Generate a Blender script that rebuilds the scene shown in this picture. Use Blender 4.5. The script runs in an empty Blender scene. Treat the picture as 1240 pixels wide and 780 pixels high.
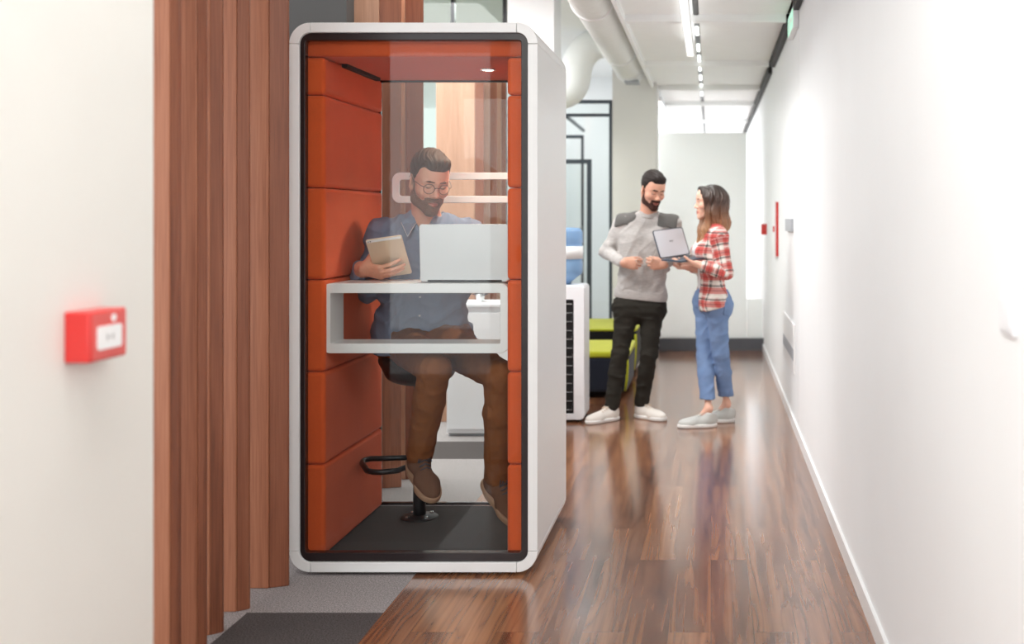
import bpy, bmesh, math, random
import numpy as np
from mathutils import Vector, Matrix
random.seed(7)
PI = math.pi
sc = bpy.context.scene
COL = sc.collection

# ------------------------------------------------------------------ camera mapping
FPX, CX, CY, EYE = 1300.0, 861.0, 263.0, 1.45      # focal length in px, vanishing point, eye height
def P(px, py, D):
    return np.array([(px - CX) / FPX * D, D, EYE + (CY - py) / FPX * D])
def XP(px, D): return (px - CX) / FPX * D
def ZP(py, D): return EYE + (CY - py) / FPX * D

def lin(c):
    return tuple((v / 12.92 if v <= 0.04045 else ((v + 0.055) / 1.055) ** 2.4) for v in c)
def rgb(r, g, b): return lin((r / 255, g / 255, b / 255)) + (1.0,)

# ------------------------------------------------------------------ objects
def tag(o, label=None, cat=None, group=None, kind=None):
    if label: o['label'] = label
    if cat: o['category'] = cat
    if group: o['group'] = group
    if kind: o['kind'] = kind
    return o
def thing(name, label, cat, loc=(0, 0, 0), group=None, rotz=0):
    o = bpy.data.objects.new(name, None); COL.objects.link(o)
    o.location = loc; o.rotation_euler = (0, 0, rotz); o.empty_display_size = .1
    return tag(o, label, cat, group)
def link(o, parent=None):
    COL.objects.link(o)
    if parent is not None:
        o.parent = parent
        bpy.context.view_layer.update()
        o.matrix_parent_inverse = parent.matrix_world.inverted()
    return o
def obj(name, bm, m, parent=None, smooth=False, bevel=0, seg=2):
    me = bpy.data.meshes.new(name)
    bmesh.ops.recalc_face_normals(bm, faces=bm.faces[:])
    bm.to_mesh(me); bm.free()
    if m is not None: me.materials.append(m)
    if smooth:
        for p in me.polygons: p.use_smooth = True
    o = bpy.data.objects.new(name, me)
    if bevel:
        b = o.modifiers.new('bevel', 'BEVEL'); b.width = bevel; b.segments = seg; b.limit_method = 'ANGLE'
        b.angle_limit = math.radians(35); b.harden_normals = False
        for p in me.polygons: p.use_smooth = True
        me.set_sharp_from_angle(angle=math.radians(38))
    return link(o, parent)
def struct(name, bm, m, bevel=0, label=None):
    o = obj(name, bm, m, None, bevel=bevel); o['kind'] = 'structure'
    if label: o['label'] = label
    return o
def copy_tree(o, parent=None):
    c = o.copy(); COL.objects.link(c)
    if parent is not None: c.parent = parent
    for ch in list(o.children): copy_tree(ch, c)
    return c

# ------------------------------------------------------------------ bmesh shapes
def BM(): return bmesh.new()
def box(bm, x0, x1, y0, y1, z0, z1):
    v = [bm.verts.new(p) for p in ((x0,y0,z0),(x1,y0,z0),(x1,y1,z0),(x0,y1,z0),(x0,y0,z1),(x1,y0,z1),(x1,y1,z1),(x0,y1,z1))]
    for f in ((0,1,2,3),(4,5,6,7),(0,1,5,4),(1,2,6,5),(2,3,7,6),(3,0,4,7)): bm.faces.new([v[i] for i in f])
    return bm
def prism(bm, pts, y0, y1):
    """closed x,z outline pushed from y0 to y1"""
    a = [bm.verts.new((x, y0, z)) for x, z in pts]; b = [bm.verts.new((x, y1, z)) for x, z in pts]
    n = len(pts)
    bm.faces.new(a); bm.faces.new(b[::-1])
    for i in range(n): bm.faces.new((a[i], a[(i+1) % n], b[(i+1) % n], b[i]))
    return bm
def prismz(bm, pts, z0, z1):
    a = [bm.verts.new((x, y, z0)) for x, y in pts]; b = [bm.verts.new((x, y, z1)) for x, y in pts]
    n = len(pts)
    bm.faces.new(a); bm.faces.new(b[::-1])
    for i in range(n): bm.faces.new((a[i], a[(i+1) % n], b[(i+1) % n], b[i]))
    return bm
def rr(x0, x1, z0, z1, r, n=10):
    pts = []
    for cx, cz, a0 in ((x1-r, z1-r, 0), (x0+r, z1-r, 90), (x0+r, z0+r, 180), (x1-r, z0+r, 270)):
        for i in range(n + 1):
            a = math.radians(a0 + 90 * i / n); pts.append((cx + r * math.cos(a), cz + r * math.sin(a)))
    return pts
def ring(bm, outer, inner, y0, y1):
    n = len(outer)
    L = [[bm.verts.new((x, y, z)) for x, z in pts] for pts, y in ((outer, y0), (inner, y0), (outer, y1), (inner, y1))]
    for i in range(n):
        j = (i + 1) % n
        bm.faces.new((L[0][i], L[0][j], L[1][j], L[1][i])); bm.faces.new((L[2][i], L[2][j], L[3][j], L[3][i]))
        bm.faces.new((L[0][i], L[0][j], L[2][j], L[2][i])); bm.faces.new((L[1][i], L[1][j], L[3][j], L[3][i]))
    return bm
def tube(bm, pts, r, n=10, closed=False):
    pts = [Vector(p) for p in pts]; N = len(pts); rs = r if isinstance(r, (list, tuple)) else [r] * N
    rings = []; ref = None
    for i, p in enumerate(pts):
        if closed: t = (pts[(i+1) % N] - pts[i-1]).normalized()
        else: t = (pts[min(i+1, N-1)] - pts[max(i-1, 0)]).normalized()
        if ref is None: ref = Vector((0,0,1)) if abs(t.z) < .9 else Vector((1,0,0))
        u = (ref - t * ref.dot(t)).normalized(); ref = u; v = t.cross(u)
        rings.append([bm.verts.new(p + (u * math.cos(2*PI*k/n) + v * math.sin(2*PI*k/n)) * rs[i]) for k in range(n)])
    for i in range(N if closed else N - 1):
        a, b = rings[i], rings[(i+1) % N]
        for k in range(n): bm.faces.new((a[k], a[(k+1) % n], b[(k+1) % n], b[k]))
    if not closed:
        bm.faces.new(rings[0][::-1]); bm.faces.new(rings[-1])
    return bm
def lathe(bm, prof, c=(0, 0), n=32):
    rings = []
    for r, z in prof:
        rings.append([bm.verts.new((c[0] + max(r, 1e-4) * math.cos(2*PI*k/n), c[1] + max(r, 1e-4) * math.sin(2*PI*k/n), z)) for k in range(n)])
    for a, b in zip(rings, rings[1:]):
        for k in range(n): bm.faces.new((a[k], a[(k+1) % n], b[(k+1) % n], b[k]))
    bm.faces.new(rings[0][::-1]); bm.faces.new(rings[-1])
    return bm
def place(bm, M):
    bmesh.ops.transform(bm, matrix=M, verts=bm.verts[:]); return bm
def frame_matrix(o, x, y, z):
    M = Matrix.Identity(4)
    for i, v in enumerate((x, y, z, o)):
        for k in range(3): M[k][i] = float(v[k])
    return M

# ------------------------------------------------------------------ materials
def nt(name):
    m = bpy.data.materials.new(name); m.use_nodes = True
    t = m.node_tree; return m, t, t.nodes['Principled BSDF']
def L(t, a, b): t.links.new(a, b)
def node(t, ty, **kw):
    n = t.nodes.new(ty)
    for k, v in kw.items(): setattr(n, k, v)
    return n
def mathn(t, op, a, b=None, c=None):
    n = node(t, 'ShaderNodeMath', operation=op)
    for i, v in enumerate((a, b, c)):
        if v is None: continue
        if isinstance(v, (int, float)): n.inputs[i].default_value = v
        else: L(t, v, n.inputs[i])
    return n.outputs[0]
def mixc(t, fac, a, b, mode='MIX'):
    n = node(t, 'ShaderNodeMix', data_type='RGBA', blend_type=mode)
    for s, v in ((n.inputs[0], fac), (n.inputs[6], a), (n.inputs[7], b)):
        if isinstance(v, (int, float)): s.default_value = v
        elif isinstance(v, tuple): s.default_value = v
        else: L(t, v, s)
    return n.outputs[2]
def coords(t, scale=(1, 1, 1), kind='Object'):
    tc = node(t, 'ShaderNodeTexCoord'); mp = node(t, 'ShaderNodeMapping'); mp.inputs['Scale'].default_value = scale
    L(t, tc.outputs[kind], mp.inputs[0]); return mp.outputs[0]
def noise(t, vec, scale, detail=4, rough=.55):
    n = node(t, 'ShaderNodeTexNoise'); n.inputs['Scale'].default_value = scale
    n.inputs['Detail'].default_value = detail; n.inputs['Roughness'].default_value = rough
    L(t, vec, n.inputs['Vector']); return n.outputs['Fac']
def ramp(t, fac, stops):
    r = node(t, 'ShaderNodeValToRGB'); e = r.color_ramp.elements
    while len(e) < len(stops): e.new(.5)
    for el, (p, c) in zip(e, stops): el.position = p; el.color = c
    L(t, fac, r.inputs[0]); return r.outputs[0]
def bump(t, b, h, strength=.2, dist=.002):
    n = node(t, 'ShaderNodeBump'); n.inputs['Strength'].default_value = strength; n.inputs['Distance'].default_value = dist
    L(t, h, n.inputs['Height']); L(t, n.outputs[0], b.inputs['Normal'])
def plain(name, c, rough=.5, metal=0, var=.04, scale=8, bmp=0, bscale=200, spec=.5, coat=0):
    m, t, b = nt(name)
    v = coords(t); n = noise(t, v, scale, 3)
    lo = tuple(x * (1 - var) for x in c[:3]) + (1,); hi = tuple(min(1, x * (1 + var)) for x in c[:3]) + (1,)
    L(t, ramp(t, n, [(.3, lo), (.7, hi)]), b.inputs['Base Color'])
    b.inputs['Roughness'].default_value = rough; b.inputs['Metallic'].default_value = metal
    b.inputs['Specular IOR Level'].default_value = spec; b.inputs['Coat Weight'].default_value = coat
    if bmp: bump(t, b, noise(t, v, bscale, 3), bmp, .001)
    return m
def emit(name, c, s):
    m, t, b = nt(name); b.inputs['Base Color'].default_value = c
    b.inputs['Emission Color'].default_value = c; b.inputs['Emission Strength'].default_value = s; return m
def fabric(name, c, var=.12, scale=900, rough=.9, bmp=.25, broad=.05):
    m, t, b = nt(name); v = coords(t)
    n = noise(t, v, scale, 2); n2 = noise(t, v, 5, 3)
    lo = tuple(x * (1 - var) for x in c[:3]) + (1,); hi = tuple(min(1, x * (1 + var)) for x in c[:3]) + (1,)
    k = ramp(t, n, [(.35, lo), (.65, hi)])
    g = ramp(t, n2, [(.3, (1 - broad,) * 3 + (1,)), (.7, (1 + broad,) * 3 + (1,))])
    L(t, mixc(t, 1.0, k, g, 'MULTIPLY'), b.inputs['Base Color'])
    b.inputs['Roughness'].default_value = rough; b.inputs['Specular IOR Level'].default_value = .2
    b.inputs['Sheen Weight'].default_value = .15
    bump(t, b, n, bmp, .001); return m
def wood(name, c0, c1, c2, axis='z', rough=.45):
    m, t, b = nt(name)
    st = {'z': (9, 9, .55), 'y': (9, .55, 9), 'x': (.55, 9, 9)}[axis]
    oi = node(t, 'ShaderNodeObjectInfo'); tc = node(t, 'ShaderNodeTexCoord')
    ad = node(t, 'ShaderNodeVectorMath', operation='ADD'); cb = node(t, 'ShaderNodeCombineXYZ')
    for i in range(3): L(t, mathn(t, 'MULTIPLY', oi.outputs['Random'], 9.0 + 5 * i), cb.inputs[i])
    L(t, tc.outputs['Object'], ad.inputs[0]); L(t, cb.outputs[0], ad.inputs[1])
    mp = node(t, 'ShaderNodeMapping'); mp.inputs['Scale'].default_value = st; L(t, ad.outputs[0], mp.inputs[0])
    n1 = noise(t, mp.outputs[0], .8, 4, .5)
    w = mathn(t, 'SINE', mathn(t, 'MULTIPLY', n1, 30.0))
    mp2 = node(t, 'ShaderNodeMapping'); mp2.inputs['Scale'].default_value = tuple(s * (14 if s > 1 else 5) for s in st); L(t, ad.outputs[0], mp2.inputs[0])
    n2 = noise(t, mp2.outputs[0], 1.6, 3)
    f = mathn(t, 'ADD', mathn(t, 'MULTIPLY', w, .06), mathn(t, 'ADD', mathn(t, 'MULTIPLY', n2, .45), mathn(t, 'MULTIPLY', n1, .45)))
    L(t, ramp(t, f, [(.25, c0), (.46, c1), (.68, c2)]), b.inputs['Base Color'])
    b.inputs['Roughness'].default_value = rough; bump(t, b, n2, .08, .001); return m
def glass(name, tint=(.97, .985, .98, 1), ior=1.45, refl=1.0, haze=0.0):
    m, t, b = nt(name); t.nodes.remove(b)
    out = t.nodes['Material Output']
    tr = node(t, 'ShaderNodeBsdfTransparent'); tr.inputs[0].default_value = tint
    gl = node(t, 'ShaderNodeBsdfGlossy'); gl.inputs['Roughness'].default_value = .0
    fr = node(t, 'ShaderNodeFresnel'); fr.inputs[0].default_value = ior
    mx = node(t, 'ShaderNodeMixShader'); L(t, mathn(t, 'MULTIPLY', fr.outputs[0], refl), mx.inputs[0])
    L(t, tr.outputs[0], mx.inputs[1]); L(t, gl.outputs[0], mx.inputs[2])
    L(t, mx.outputs[0], out.inputs[0]); return m
# ------------------------------------------------------------------ smooth implicit surfaces -> one continuous mesh
def nrm(v): v = np.asarray(v, float); return v / (np.linalg.norm(v) + 1e-12)
def rot(yaw=0, pitch=0, roll=0):
    y, p, r = (math.radians(a) for a in (yaw, pitch, roll))
    Rz = np.array([[math.cos(y), -math.sin(y), 0], [math.sin(y), math.cos(y), 0], [0, 0, 1]])
    Rx = np.array([[1, 0, 0], [0, math.cos(p), -math.sin(p)], [0, math.sin(p), math.cos(p)]])
    Ry = np.array([[math.cos(r), 0, math.sin(r)], [0, 1, 0], [-math.sin(r), 0, math.cos(r)]])
    return Rz @ Rx @ Ry
class Field:
    def __init__(s): s.prims = []; s.R = np.eye(3); s.o = np.zeros(3); s.s = 1.0; s.post = None; s.lo = []; s.hi = []
    def at(s, o=(0, 0, 0), R=None, scale=1.0):
        s.o = np.asarray(o, float); s.R = np.eye(3) if R is None else np.asarray(R, float); s.s = scale; return s
    def w(s, p): return s.o + s.R @ (np.asarray(p, float) * s.s)
    def _add(s, fn, op, k, bb, info=None):
        s.prims.append((fn, op, k, info))
        if op == 'add' and bb is not None: s.lo.append(bb[0]); s.hi.append(bb[1])
        return s
    def cap(s, a, b, r1, r2=None, k=.02, flat=None, op='add'):
        a = s.w(a); b = s.w(b); r1 = r1 * s.s; r2 = r1 if r2 is None else r2 * s.s
        ba = b - a; L2 = max(ba @ ba, 1e-9)
        ax = None
        if flat is not None: ax = s.R @ nrm(flat[0]); fs = flat[1]
        def fn(p):
            q = p - a; h = np.clip((q @ ba) / L2, 0, 1); v = q - h[..., None] * ba
            if ax is not None: v = v + ax * ((v @ ax) * (1 / fs - 1))[..., None]
            d = np.sqrt((v * v).sum(-1)) - (r1 + (r2 - r1) * h)
            return d * (fs if ax is not None and fs < 1 else 1.0)
        R = max(r1, r2) * (max(1, flat[1]) if flat else 1) + k
        return s._add(fn, op, k, (np.minimum(a, b) - R, np.maximum(a, b) + R), ('cap', a, b, r1, r2))
    def ell(s, c, r, R=None, k=.02, op='add'):
        c = s.w(c); r = np.asarray(r, float) * s.s; RR = s.R @ (np.eye(3) if R is None else R)
        def fn(p):
            q = (p - c) @ RR; k0 = np.sqrt(((q / r) ** 2).sum(-1)); k1 = np.sqrt(((q / r ** 2) ** 2).sum(-1)) + 1e-9
            return k0 * (k0 - 1) / k1
        m = r.max() + k
        return s._add(fn, op, k, (c - m, c + m), ('ell', c, c, m, m))
    def lid(s, c, r, n, off, k=.002):
        c = s.w(c); n = s.R @ nrm(n); r *= s.s; off *= s.s
        def fn(p):
            q = p - c; return np.maximum(np.sqrt((q * q).sum(-1)) - r, q @ n - off)
        return s._add(fn, 'add', k, (c - r, c + r))
    def halfspace(s, pt, n):
        pt = s.w(pt); n = s.R @ nrm(n)
        return s._add(lambda p: (p - pt) @ n, 'int', .004, None)
    def fn(s, f, op='add', k=.004): return s._add(f, op, k, None)
    def ev(s, p, near=None, cen=None, Rb=0.0):
        F = np.full(p.shape[:-1], 10.0)
        for i, (fn, op, k, _) in enumerate(s.prims):
            if near is not None:
                dc = near['d'][i]; Fc = near['F']
                if op == 'add': sel = dc < np.maximum(Fc, 0) + k + 3.2 * Rb
                elif op == 'sub': sel = dc < k + 4.2 * Rb
                else: sel = np.ones(len(dc), bool)
                if not sel.any(): continue
                d = fn(p[sel]); f = F[sel]
            else: sel = slice(None); d = fn(p); f = F
            if op == 'add':
                h = np.maximum(k - np.abs(f - d), 0) / k; f = np.minimum(f, d) - h * h * k * .25
            elif op == 'sub':
                h = np.maximum(k - np.abs(f + d), 0) / k; f = np.maximum(f, -d) + h * h * k * .25
            elif op == 'int': f = np.maximum(f, d)
            elif op == 'disp': f = f + d
            F[sel] = f
        return F
    def mesh(s, vox, pad=.03, margin=.0):
        lo = np.min(s.lo, 0) - pad; hi = np.max(s.hi, 0) + pad; B = 8
        nb = np.ceil((hi - lo) / (vox * B)).astype(int)
        bi = np.stack(np.meshgrid(*[np.arange(n) for n in nb], indexing='ij'), -1).reshape(-1, 3)
        cen = lo + (bi + .5) * B * vox; Rb = B * vox * .5 * 1.7321
        F = s.ev(cen); act = np.abs(F) < Rb * 1.6 + margin + .004
        bi = bi[act]; cen = cen[act]
        near = {'d': [fn(cen) for fn, *_ in s.prims], 'F': F[act]}
        g = np.arange(B + 1); off = np.stack(np.meshgrid(g, g, g, indexing='ij'), -1)
        vals = np.empty((len(bi), B+1, B+1, B+1), np.float32)
        for c0 in range(0, len(bi), 1500):
            sl = slice(c0, c0 + 1500)
            p = lo + (bi[sl][:, None, None, None] * B + off) * vox
            nr = {'d': [d[sl] for d in near['d']], 'F': near['F'][sl]}
            vals[sl] = s.ev(p, nr, None, Rb)
        ins = vals < 0
        cnt = sum(ins[:, a:a+B, b:b+B, c:c+B].astype(np.int8) for a in (0,1) for b in (0,1) for c in (0,1))
        n, i, j, k = np.nonzero((cnt > 0) & (cnt < 8))
        gi = bi[n] * B + np.stack([i, j, k], -1)
        acc = np.zeros((len(n), 3)); w = np.zeros(len(n))
        cor = {(a, b, c): vals[n, i+a, j+b, k+c] for a in (0,1) for b in (0,1) for c in (0,1)}
        for ax in range(3):
            for u in (0, 1):
                for v in (0, 1):
                    a = [0, 0, 0]; o2 = [x for x in range(3) if x != ax]; a[o2[0]] = u; a[o2[1]] = v
                    b = list(a); b[ax] = 1
                    fa = cor[tuple(a)]; fb = cor[tuple(b)]; m = (fa < 0) != (fb < 0)
                    t = np.where(m, fa / np.where(m, fa - fb, 1), 0)
                    pt = np.tile(np.array(a, float), (len(n), 1)); pt[:, ax] = t
                    acc += pt * m[:, None]; w += m
        V = lo + (gi + acc / w[:, None]) * vox
        S = (nb * B + 3).astype(np.int64)
        key = lambda q: (q[..., 0].astype(np.int64) + 1) * S[1] * S[2] + (q[..., 1] + 1) * S[2] + q[..., 2] + 1
        K = key(gi); order = np.argsort(K); Ks = K[order]
        faces = []
        for ax in range(3):
            e = np.zeros(3, int); e[ax] = 1; o1, o2 = [x for x in range(3) if x != ax]
            A = ins[:, :B, :B, :B]; Bv = ins[:, e[0]:B+e[0], e[1]:B+e[1], e[2]:B+e[2]]
            n, i, j, k = np.nonzero(A != Bv); q = bi[n] * B + np.stack([i, j, k], -1)
            flip = A[n, i, j, k]
            idx = []; ok = np.ones(len(n), bool)
            for du, dv in ((-1, -1), (0, -1), (0, 0), (-1, 0)):
                c = q.copy(); c[:, o1] += du; c[:, o2] += dv
                kk = key(c); pos = np.clip(np.searchsorted(Ks, kk), 0, len(Ks) - 1)
                ok &= Ks[pos] == kk; idx.append(order[pos])
            Q = np.stack(idx, -1)[ok]; fl = flip[ok]
            if ax == 1: fl = ~fl
            Q[~fl] = Q[~fl][:, ::-1]; faces.append(Q)
        return V, np.concatenate(faces)
def np_mesh(name, V, Q, m, parent=None, col=None, uv=None, smooth_iter=0):
    me = bpy.data.meshes.new(name)
    for _ in range(smooth_iter):
        acc = np.zeros_like(V); w = np.zeros(len(V))
        for a, b in ((0, 1), (1, 2), (2, 3), (3, 0)):
            np.add.at(acc, Q[:, a], V[Q[:, b]]); np.add.at(w, Q[:, a], 1)
            np.add.at(acc, Q[:, b], V[Q[:, a]]); np.add.at(w, Q[:, b], 1)
        V = V * .5 + .5 * acc / np.maximum(w, 1)[:, None]
    me.vertices.add(len(V)); me.vertices.foreach_set('co', np.asarray(V, np.float32).ravel())
    me.loops.add(len(Q) * 4); me.loops.foreach_set('vertex_index', np.asarray(Q, np.int32).ravel())
    me.polygons.add(len(Q)); me.polygons.foreach_set('loop_start', np.arange(len(Q), dtype=np.int32) * 4)
    me.polygons.foreach_set('use_smooth', np.ones(len(Q), bool))
    me.update(calc_edges=True); me.validate()
    if m is not None: me.materials.append(m)
    if col is not None:
        at = me.attributes.new('Col', 'FLOAT_COLOR', 'POINT')
        at.data.foreach_set('color', np.concatenate([col, np.ones((len(V), 1))], 1).astype(np.float32).ravel())
    if uv is not None:
        at = me.attributes.new('weave', 'FLOAT_VECTOR', 'POINT')
        at.data.foreach_set('vector', uv.astype(np.float32).ravel())
    o = bpy.data.objects.new(name, me)
    return link(o, parent)
def wrinkle(amp, wl, seed=0, axis=(0, 0, 1), stretch=.5):
    """cloth folds: a few warped waves"""
    rs = np.random.RandomState(seed); K = []
    ax = nrm(axis)
    for i in range(7):
        d = nrm(rs.normal(size=3)); d = nrm(d - ax * (d @ ax) * (1 - stretch))
        K.append((d * 2 * PI / (wl * rs.uniform(.6, 1.6)), rs.uniform(0, 6.28), rs.uniform(.5, 1)))
    def f(p):
        s = 0; wv = .9 * np.sin(p @ K[0][0] * .5 + 1) + .6 * np.sin(p @ K[1][0] * .6)
        for k, ph, a in K: s = s + a * (1 - 2 * np.abs(np.sin(.5 * (p @ k) + ph + wv)) ** .8)
        return -amp * s / 2.6
    return f
# ------------------------------------------------------------------ people
def add_head(F, o, R, s, sex='m', closed=.5, ears=True):
    F.at(o, R, s)
    m = sex == 'm'
    F.ell((0, .018, .040), (.071, .096, .082), k=.02)
    F.ell((0, -.030, -.012), (.0605, .062, .088), k=.03)
    F.ell((0, -.040, .040), (.057, .050, .057), k=.03)
    jw = .043 if m else .037
    for q in (-1, 1):
        F.cap((q*(jw+.006), .012, -.050), (q*jw, -.010, -.082), .018, .016, k=.03)
        F.cap((q*jw, -.010, -.082), (q*.012, -.076, -.108 if m else -.104), .018, .015, k=.025)
        F.ell((q*.0425, -.058, -.028), (.021, .026, .019), k=.03)
        F.cap((q*.008, -.086, .017), (q*.046, -.068, .021), .0095 if m else .007, .007, k=.014)
    F.ell((0, -.078, -.108), (.019, .016, .015) if m else (.015, .013, .013), k=.018)
    F.ell((0, -.066, -.068), (.034, .030, .030), k=.02)
    for q in (-1, 1):
        F.ell((q*.031, -.096, -.001), (.0185, .014, .0125), k=.014, op='sub')
    # nose
    F.cap((0, -.082, .012), (0, -.104, -.030), .0075, .0095, k=.012)
    F.ell((0, -.107, -.034), (.0105, .0110, .0095), k=.008)
    for q in (-1, 1):
        F.ell((q*.0115, -.096, -.038), (.0075, .011, .0075), k=.006)
        F.ell((q*.0055, -.105, -.0455), (.0035, .005, .0035), k=.003, op='sub')
    # mouth
    for q in (-1, 1):
        F.cap((q*.023, -.083, -.0685), (q*.004, -.0955, -.0655), .0035, .0052, k=.006)
        F.cap((q*.022, -.083, -.0715), (0, -.094, -.0775), .0035, .0062, k=.006)
        F.cap((q*.025, -.086, -.0705), (0, -.1005, -.0715), .0016, .0018, k=.003, op='sub')
    # eyelids over the eyeballs
    top = .0045 - .007 * closed
    for q in (-1, 1):
        F.lid((q*.031, -.0745, -.001), .0136, (0, .35, -1), -top, k=.003)
        F.lid((q*.031, -.0745, -.001), .0133, (0, .25, 1), -.0075, k=.003)
    # ears
    for q in (-1, 1) if ears else ():
        Re = rot(q * 24, -10)
        F.ell((q*.0745, .012, -.008), (.0075, .019, .031), Re, k=.010)
        F.ell((q*.082, .010, -.004), (.006, .011, .020), Re, k=.006, op='sub')
        F.ell((q*.072, .002, -.034), (.006, .009, .010), k=.008)
    F.at()
def head_local(V, o, R, s): return ((V - o) @ R) / s
def eyes(par, o, R, s, mw, mi, gaze=-18, gx=0):
    for q in (-1, 1):
        bm = BM(); bmesh.ops.create_uvsphere(bm, u_segments=20, v_segments=14, radius=.0127 * s)
        e = obj('eyeball', bm, mw, None, smooth=True)
        e.data.materials.append(mi)
        d = Vector((math.sin(math.radians(gx)), -math.cos(math.radians(gaze)), math.sin(math.radians(gaze)))).normalized()
        for p in e.data.polygons:
            if p.center.normalized().dot(d) > .87: p.material_index = 1
        c = o + R @ (np.array((q*.031, -.0745, -.001)) * s)
        M = Matrix([list(r) for r in R]).to_4x4(); M.translation = Vector(c)
        e.data.transform(M)
        COL.objects.unlink(e); link(e, par)
def eyebrows(par, o, R, s, m, th=.0042, lash=None, closed=.5):
    for q in (-1, 1):
        f = Field().at(o, R, s)
        f.cap((q*.013, -.0955, .0225), (q*.032, -.0900, .0240), th, th*1.0, k=.006, flat=((0, 0, 1), .7))
        f.cap((q*.032, -.0900, .0240), (q*.048, -.075, .0195), th*1.0, th*.5, k=.006, flat=((0, 0, 1), .7))
        V, Q = f.mesh(.0016 if s > 1 else .002, pad=.01); np_mesh('eyebrow', V, Q, m, par)
        if lash is not None:
            top = .0045 - .007 * closed; bm = BM(); pts = []
            for a in np.linspace(-1.05, 1.05, 11):
                y = -.0139 * math.cos(a); pts.append(o + R @ ((np.array((q*.031, -.0745, -.001)) + np.array((.0139 * math.sin(a), y - .0002, top + .35 * y))) * s))
            tube(bm, pts, [.0004 + .0007 * math.cos(a) for a in np.linspace(-1.05, 1.05, 11)], 6); obj('eyelashes', bm, lash, par, smooth=True)
def hand(F, wr, fwd, palm, side, s=1.0, curl=(.5, .5, .5, .5), tcurl=.4, spread=1.0, forearm=None, tspread=.6, k2=(1, 1, .8), tn=.25):
    f = nrm(fwd); n = np.asarray(palm, float); n = nrm(n - f * (n @ f)); t = np.cross(n, f)
    if t @ np.asarray(side, float) < 0: t = -t
    wr = np.asarray(wr, float)
    pt = lambda a, b, c: wr + (f * a + t * b + n * c) * s
    kn = [(.090, .028, 0), (.094, .008, -.002), (.089, -.012, -.001), (.080, -.030, .002)]
    L = [(.042, .025, .021), (.046, .029, .022), (.042, .027, .022), (.033, .021, .019)]
    rad = [.0090, .0092, .0088, .0078]
    for i in range(4):
        F.cap(pt(.012, kn[i][1] * .6, 0), pt(*kn[i]), .0145 * s, .0115 * s, k=.014 * s)
    F.ell(pt(.045, -.004, .006), np.array((.030, .030, .012)) * s, np.stack([f, t, n], 1), k=.014 * s)
    for i in range(4):
        p = pt(*kn[i]); a = 0; sp = (1.2 - i) * .07 * spread
        d0 = nrm(f + t * sp); r = rad[i] * s
        for j in range(3):
            a += curl[i] * k2[j]
            d = d0 * math.cos(a) + n * math.sin(a)
            q = p + d * L[i][j] * s
            F.cap(p, q, r, r * .90, k=(.006 if j == 0 else .0035) * s); p = q; r *= .90
    p = pt(.022, .022, .006); ang = tspread
    d = nrm(f * math.cos(ang) + t * math.sin(ang) + n * tn)
    q = p + d * .042 * s; F.cap(p, q, .0155 * s, .0125 * s, k=.014 * s)
    p = q; d = nrm(d * math.cos(tcurl) + nrm(n * .8 + f * .5 - t * .2) * math.sin(tcurl)); q = p + d * .034 * s
    F.cap(p, q, .0112 * s, .0100 * s, k=.005 * s)
    p = q; d = nrm(d * math.cos(tcurl * .6) + nrm(n * .8 + f * .5 - t * .3) * math.sin(tcurl * .6)); q = p + d * .027 * s
    F.cap(p, q, .0100 * s, .0078 * s, k=.004 * s)
    if forearm is not None:
        w2 = wr + f * .012 * s
        F.cap(np.asarray(forearm, float), w2, .036 * s, .0235 * s, k=.018 * s)
def torso_frame(J):
    u = nrm(J['neck'] - J['pelvis']); l = J['sh_l'] - J['sh_r']; l = nrm(l - u * (l @ u)); f = np.cross(l, u)
    return u, l, f
def add_torso(F, J, b, g=0.0, arms=True, low=True, sleeve=1.0):
    """b: build factors  g: how far the cloth stands off"""
    u, l, f = torso_frame(J); n0, p0 = J['neck'], J['pelvis']
    at = lambda t, a=0, c=0: n0 + (p0 - n0) * t + l * a + f * c
    fl = (f, b.get('flat', .78))
    w = b['w']; T = b['t']
    F.cap(at(.06, -.05*w), at(.06, .05*w), .055*T + g, k=.06, flat=fl)
    F.cap(at(.27, -.085*w, .012), at(.27, .085*w, .012), .118*T + g, k=.07, flat=fl)
    F.cap(at(.50, -.075*w, .015), at(.50, .075*w, .015), .112*T + g, k=.07, flat=fl)
    F.cap(at(.74, -.065*b.get('waist', w), .012), at(.74, .065*b.get('waist', w), .012), .108*T + g, k=.07, flat=fl)
    if low: F.cap(at(.97, -.075*b.get('hip', w), .0), at(.97, .075*b.get('hip', w), .0), .118*T + g, k=.07, flat=fl)
    if b.get('bust'):
        for q in (-1, 1): F.ell(at(.34, q*.075, .085), (.052 + g, .052 + g, .055 + g), k=.05)
    for sd in ('l', 'r'):
        q = 1 if sd == 'l' else -1
        F.cap(at(.03, q*.05*w), J['sh_'+sd], .050*T + g, .058*T + g, k=.05)
        if arms:
            F.cap(J['sh_'+sd], J['el_'+sd], (.057*T + g) , .046*T + g*1.0, k=.035)
            e = J['el_'+sd]; wv = J['wr_'+sd]
            F.cap(e, e + (wv - e) * sleeve, .046*T + g, .036*T + g*.9, k=.02)
def add_legs(F, J, b, g=0.0, end=1.0, ra=.045):
    T = b['t']
    u, l, f = torso_frame(J)
    F.cap(J['hip_r'] - l*.0, J['hip_l'], .108*T + g, k=.05)
    for sd in ('l', 'r'):
        h, kn, an = J['hip_'+sd], J['kn_'+sd], J['an_'+sd]
        F.cap(h, kn, .090*T + g, .060*T + g, k=.035)
        F.cap(kn, kn + (an - kn) * .35, .060*T + g, .060*T + g, k=.02)
        F.cap(kn + (an - kn) * .35, kn + (an - kn) * end, .058*T + g, ra*T + g*.8, k=.02)
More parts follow.
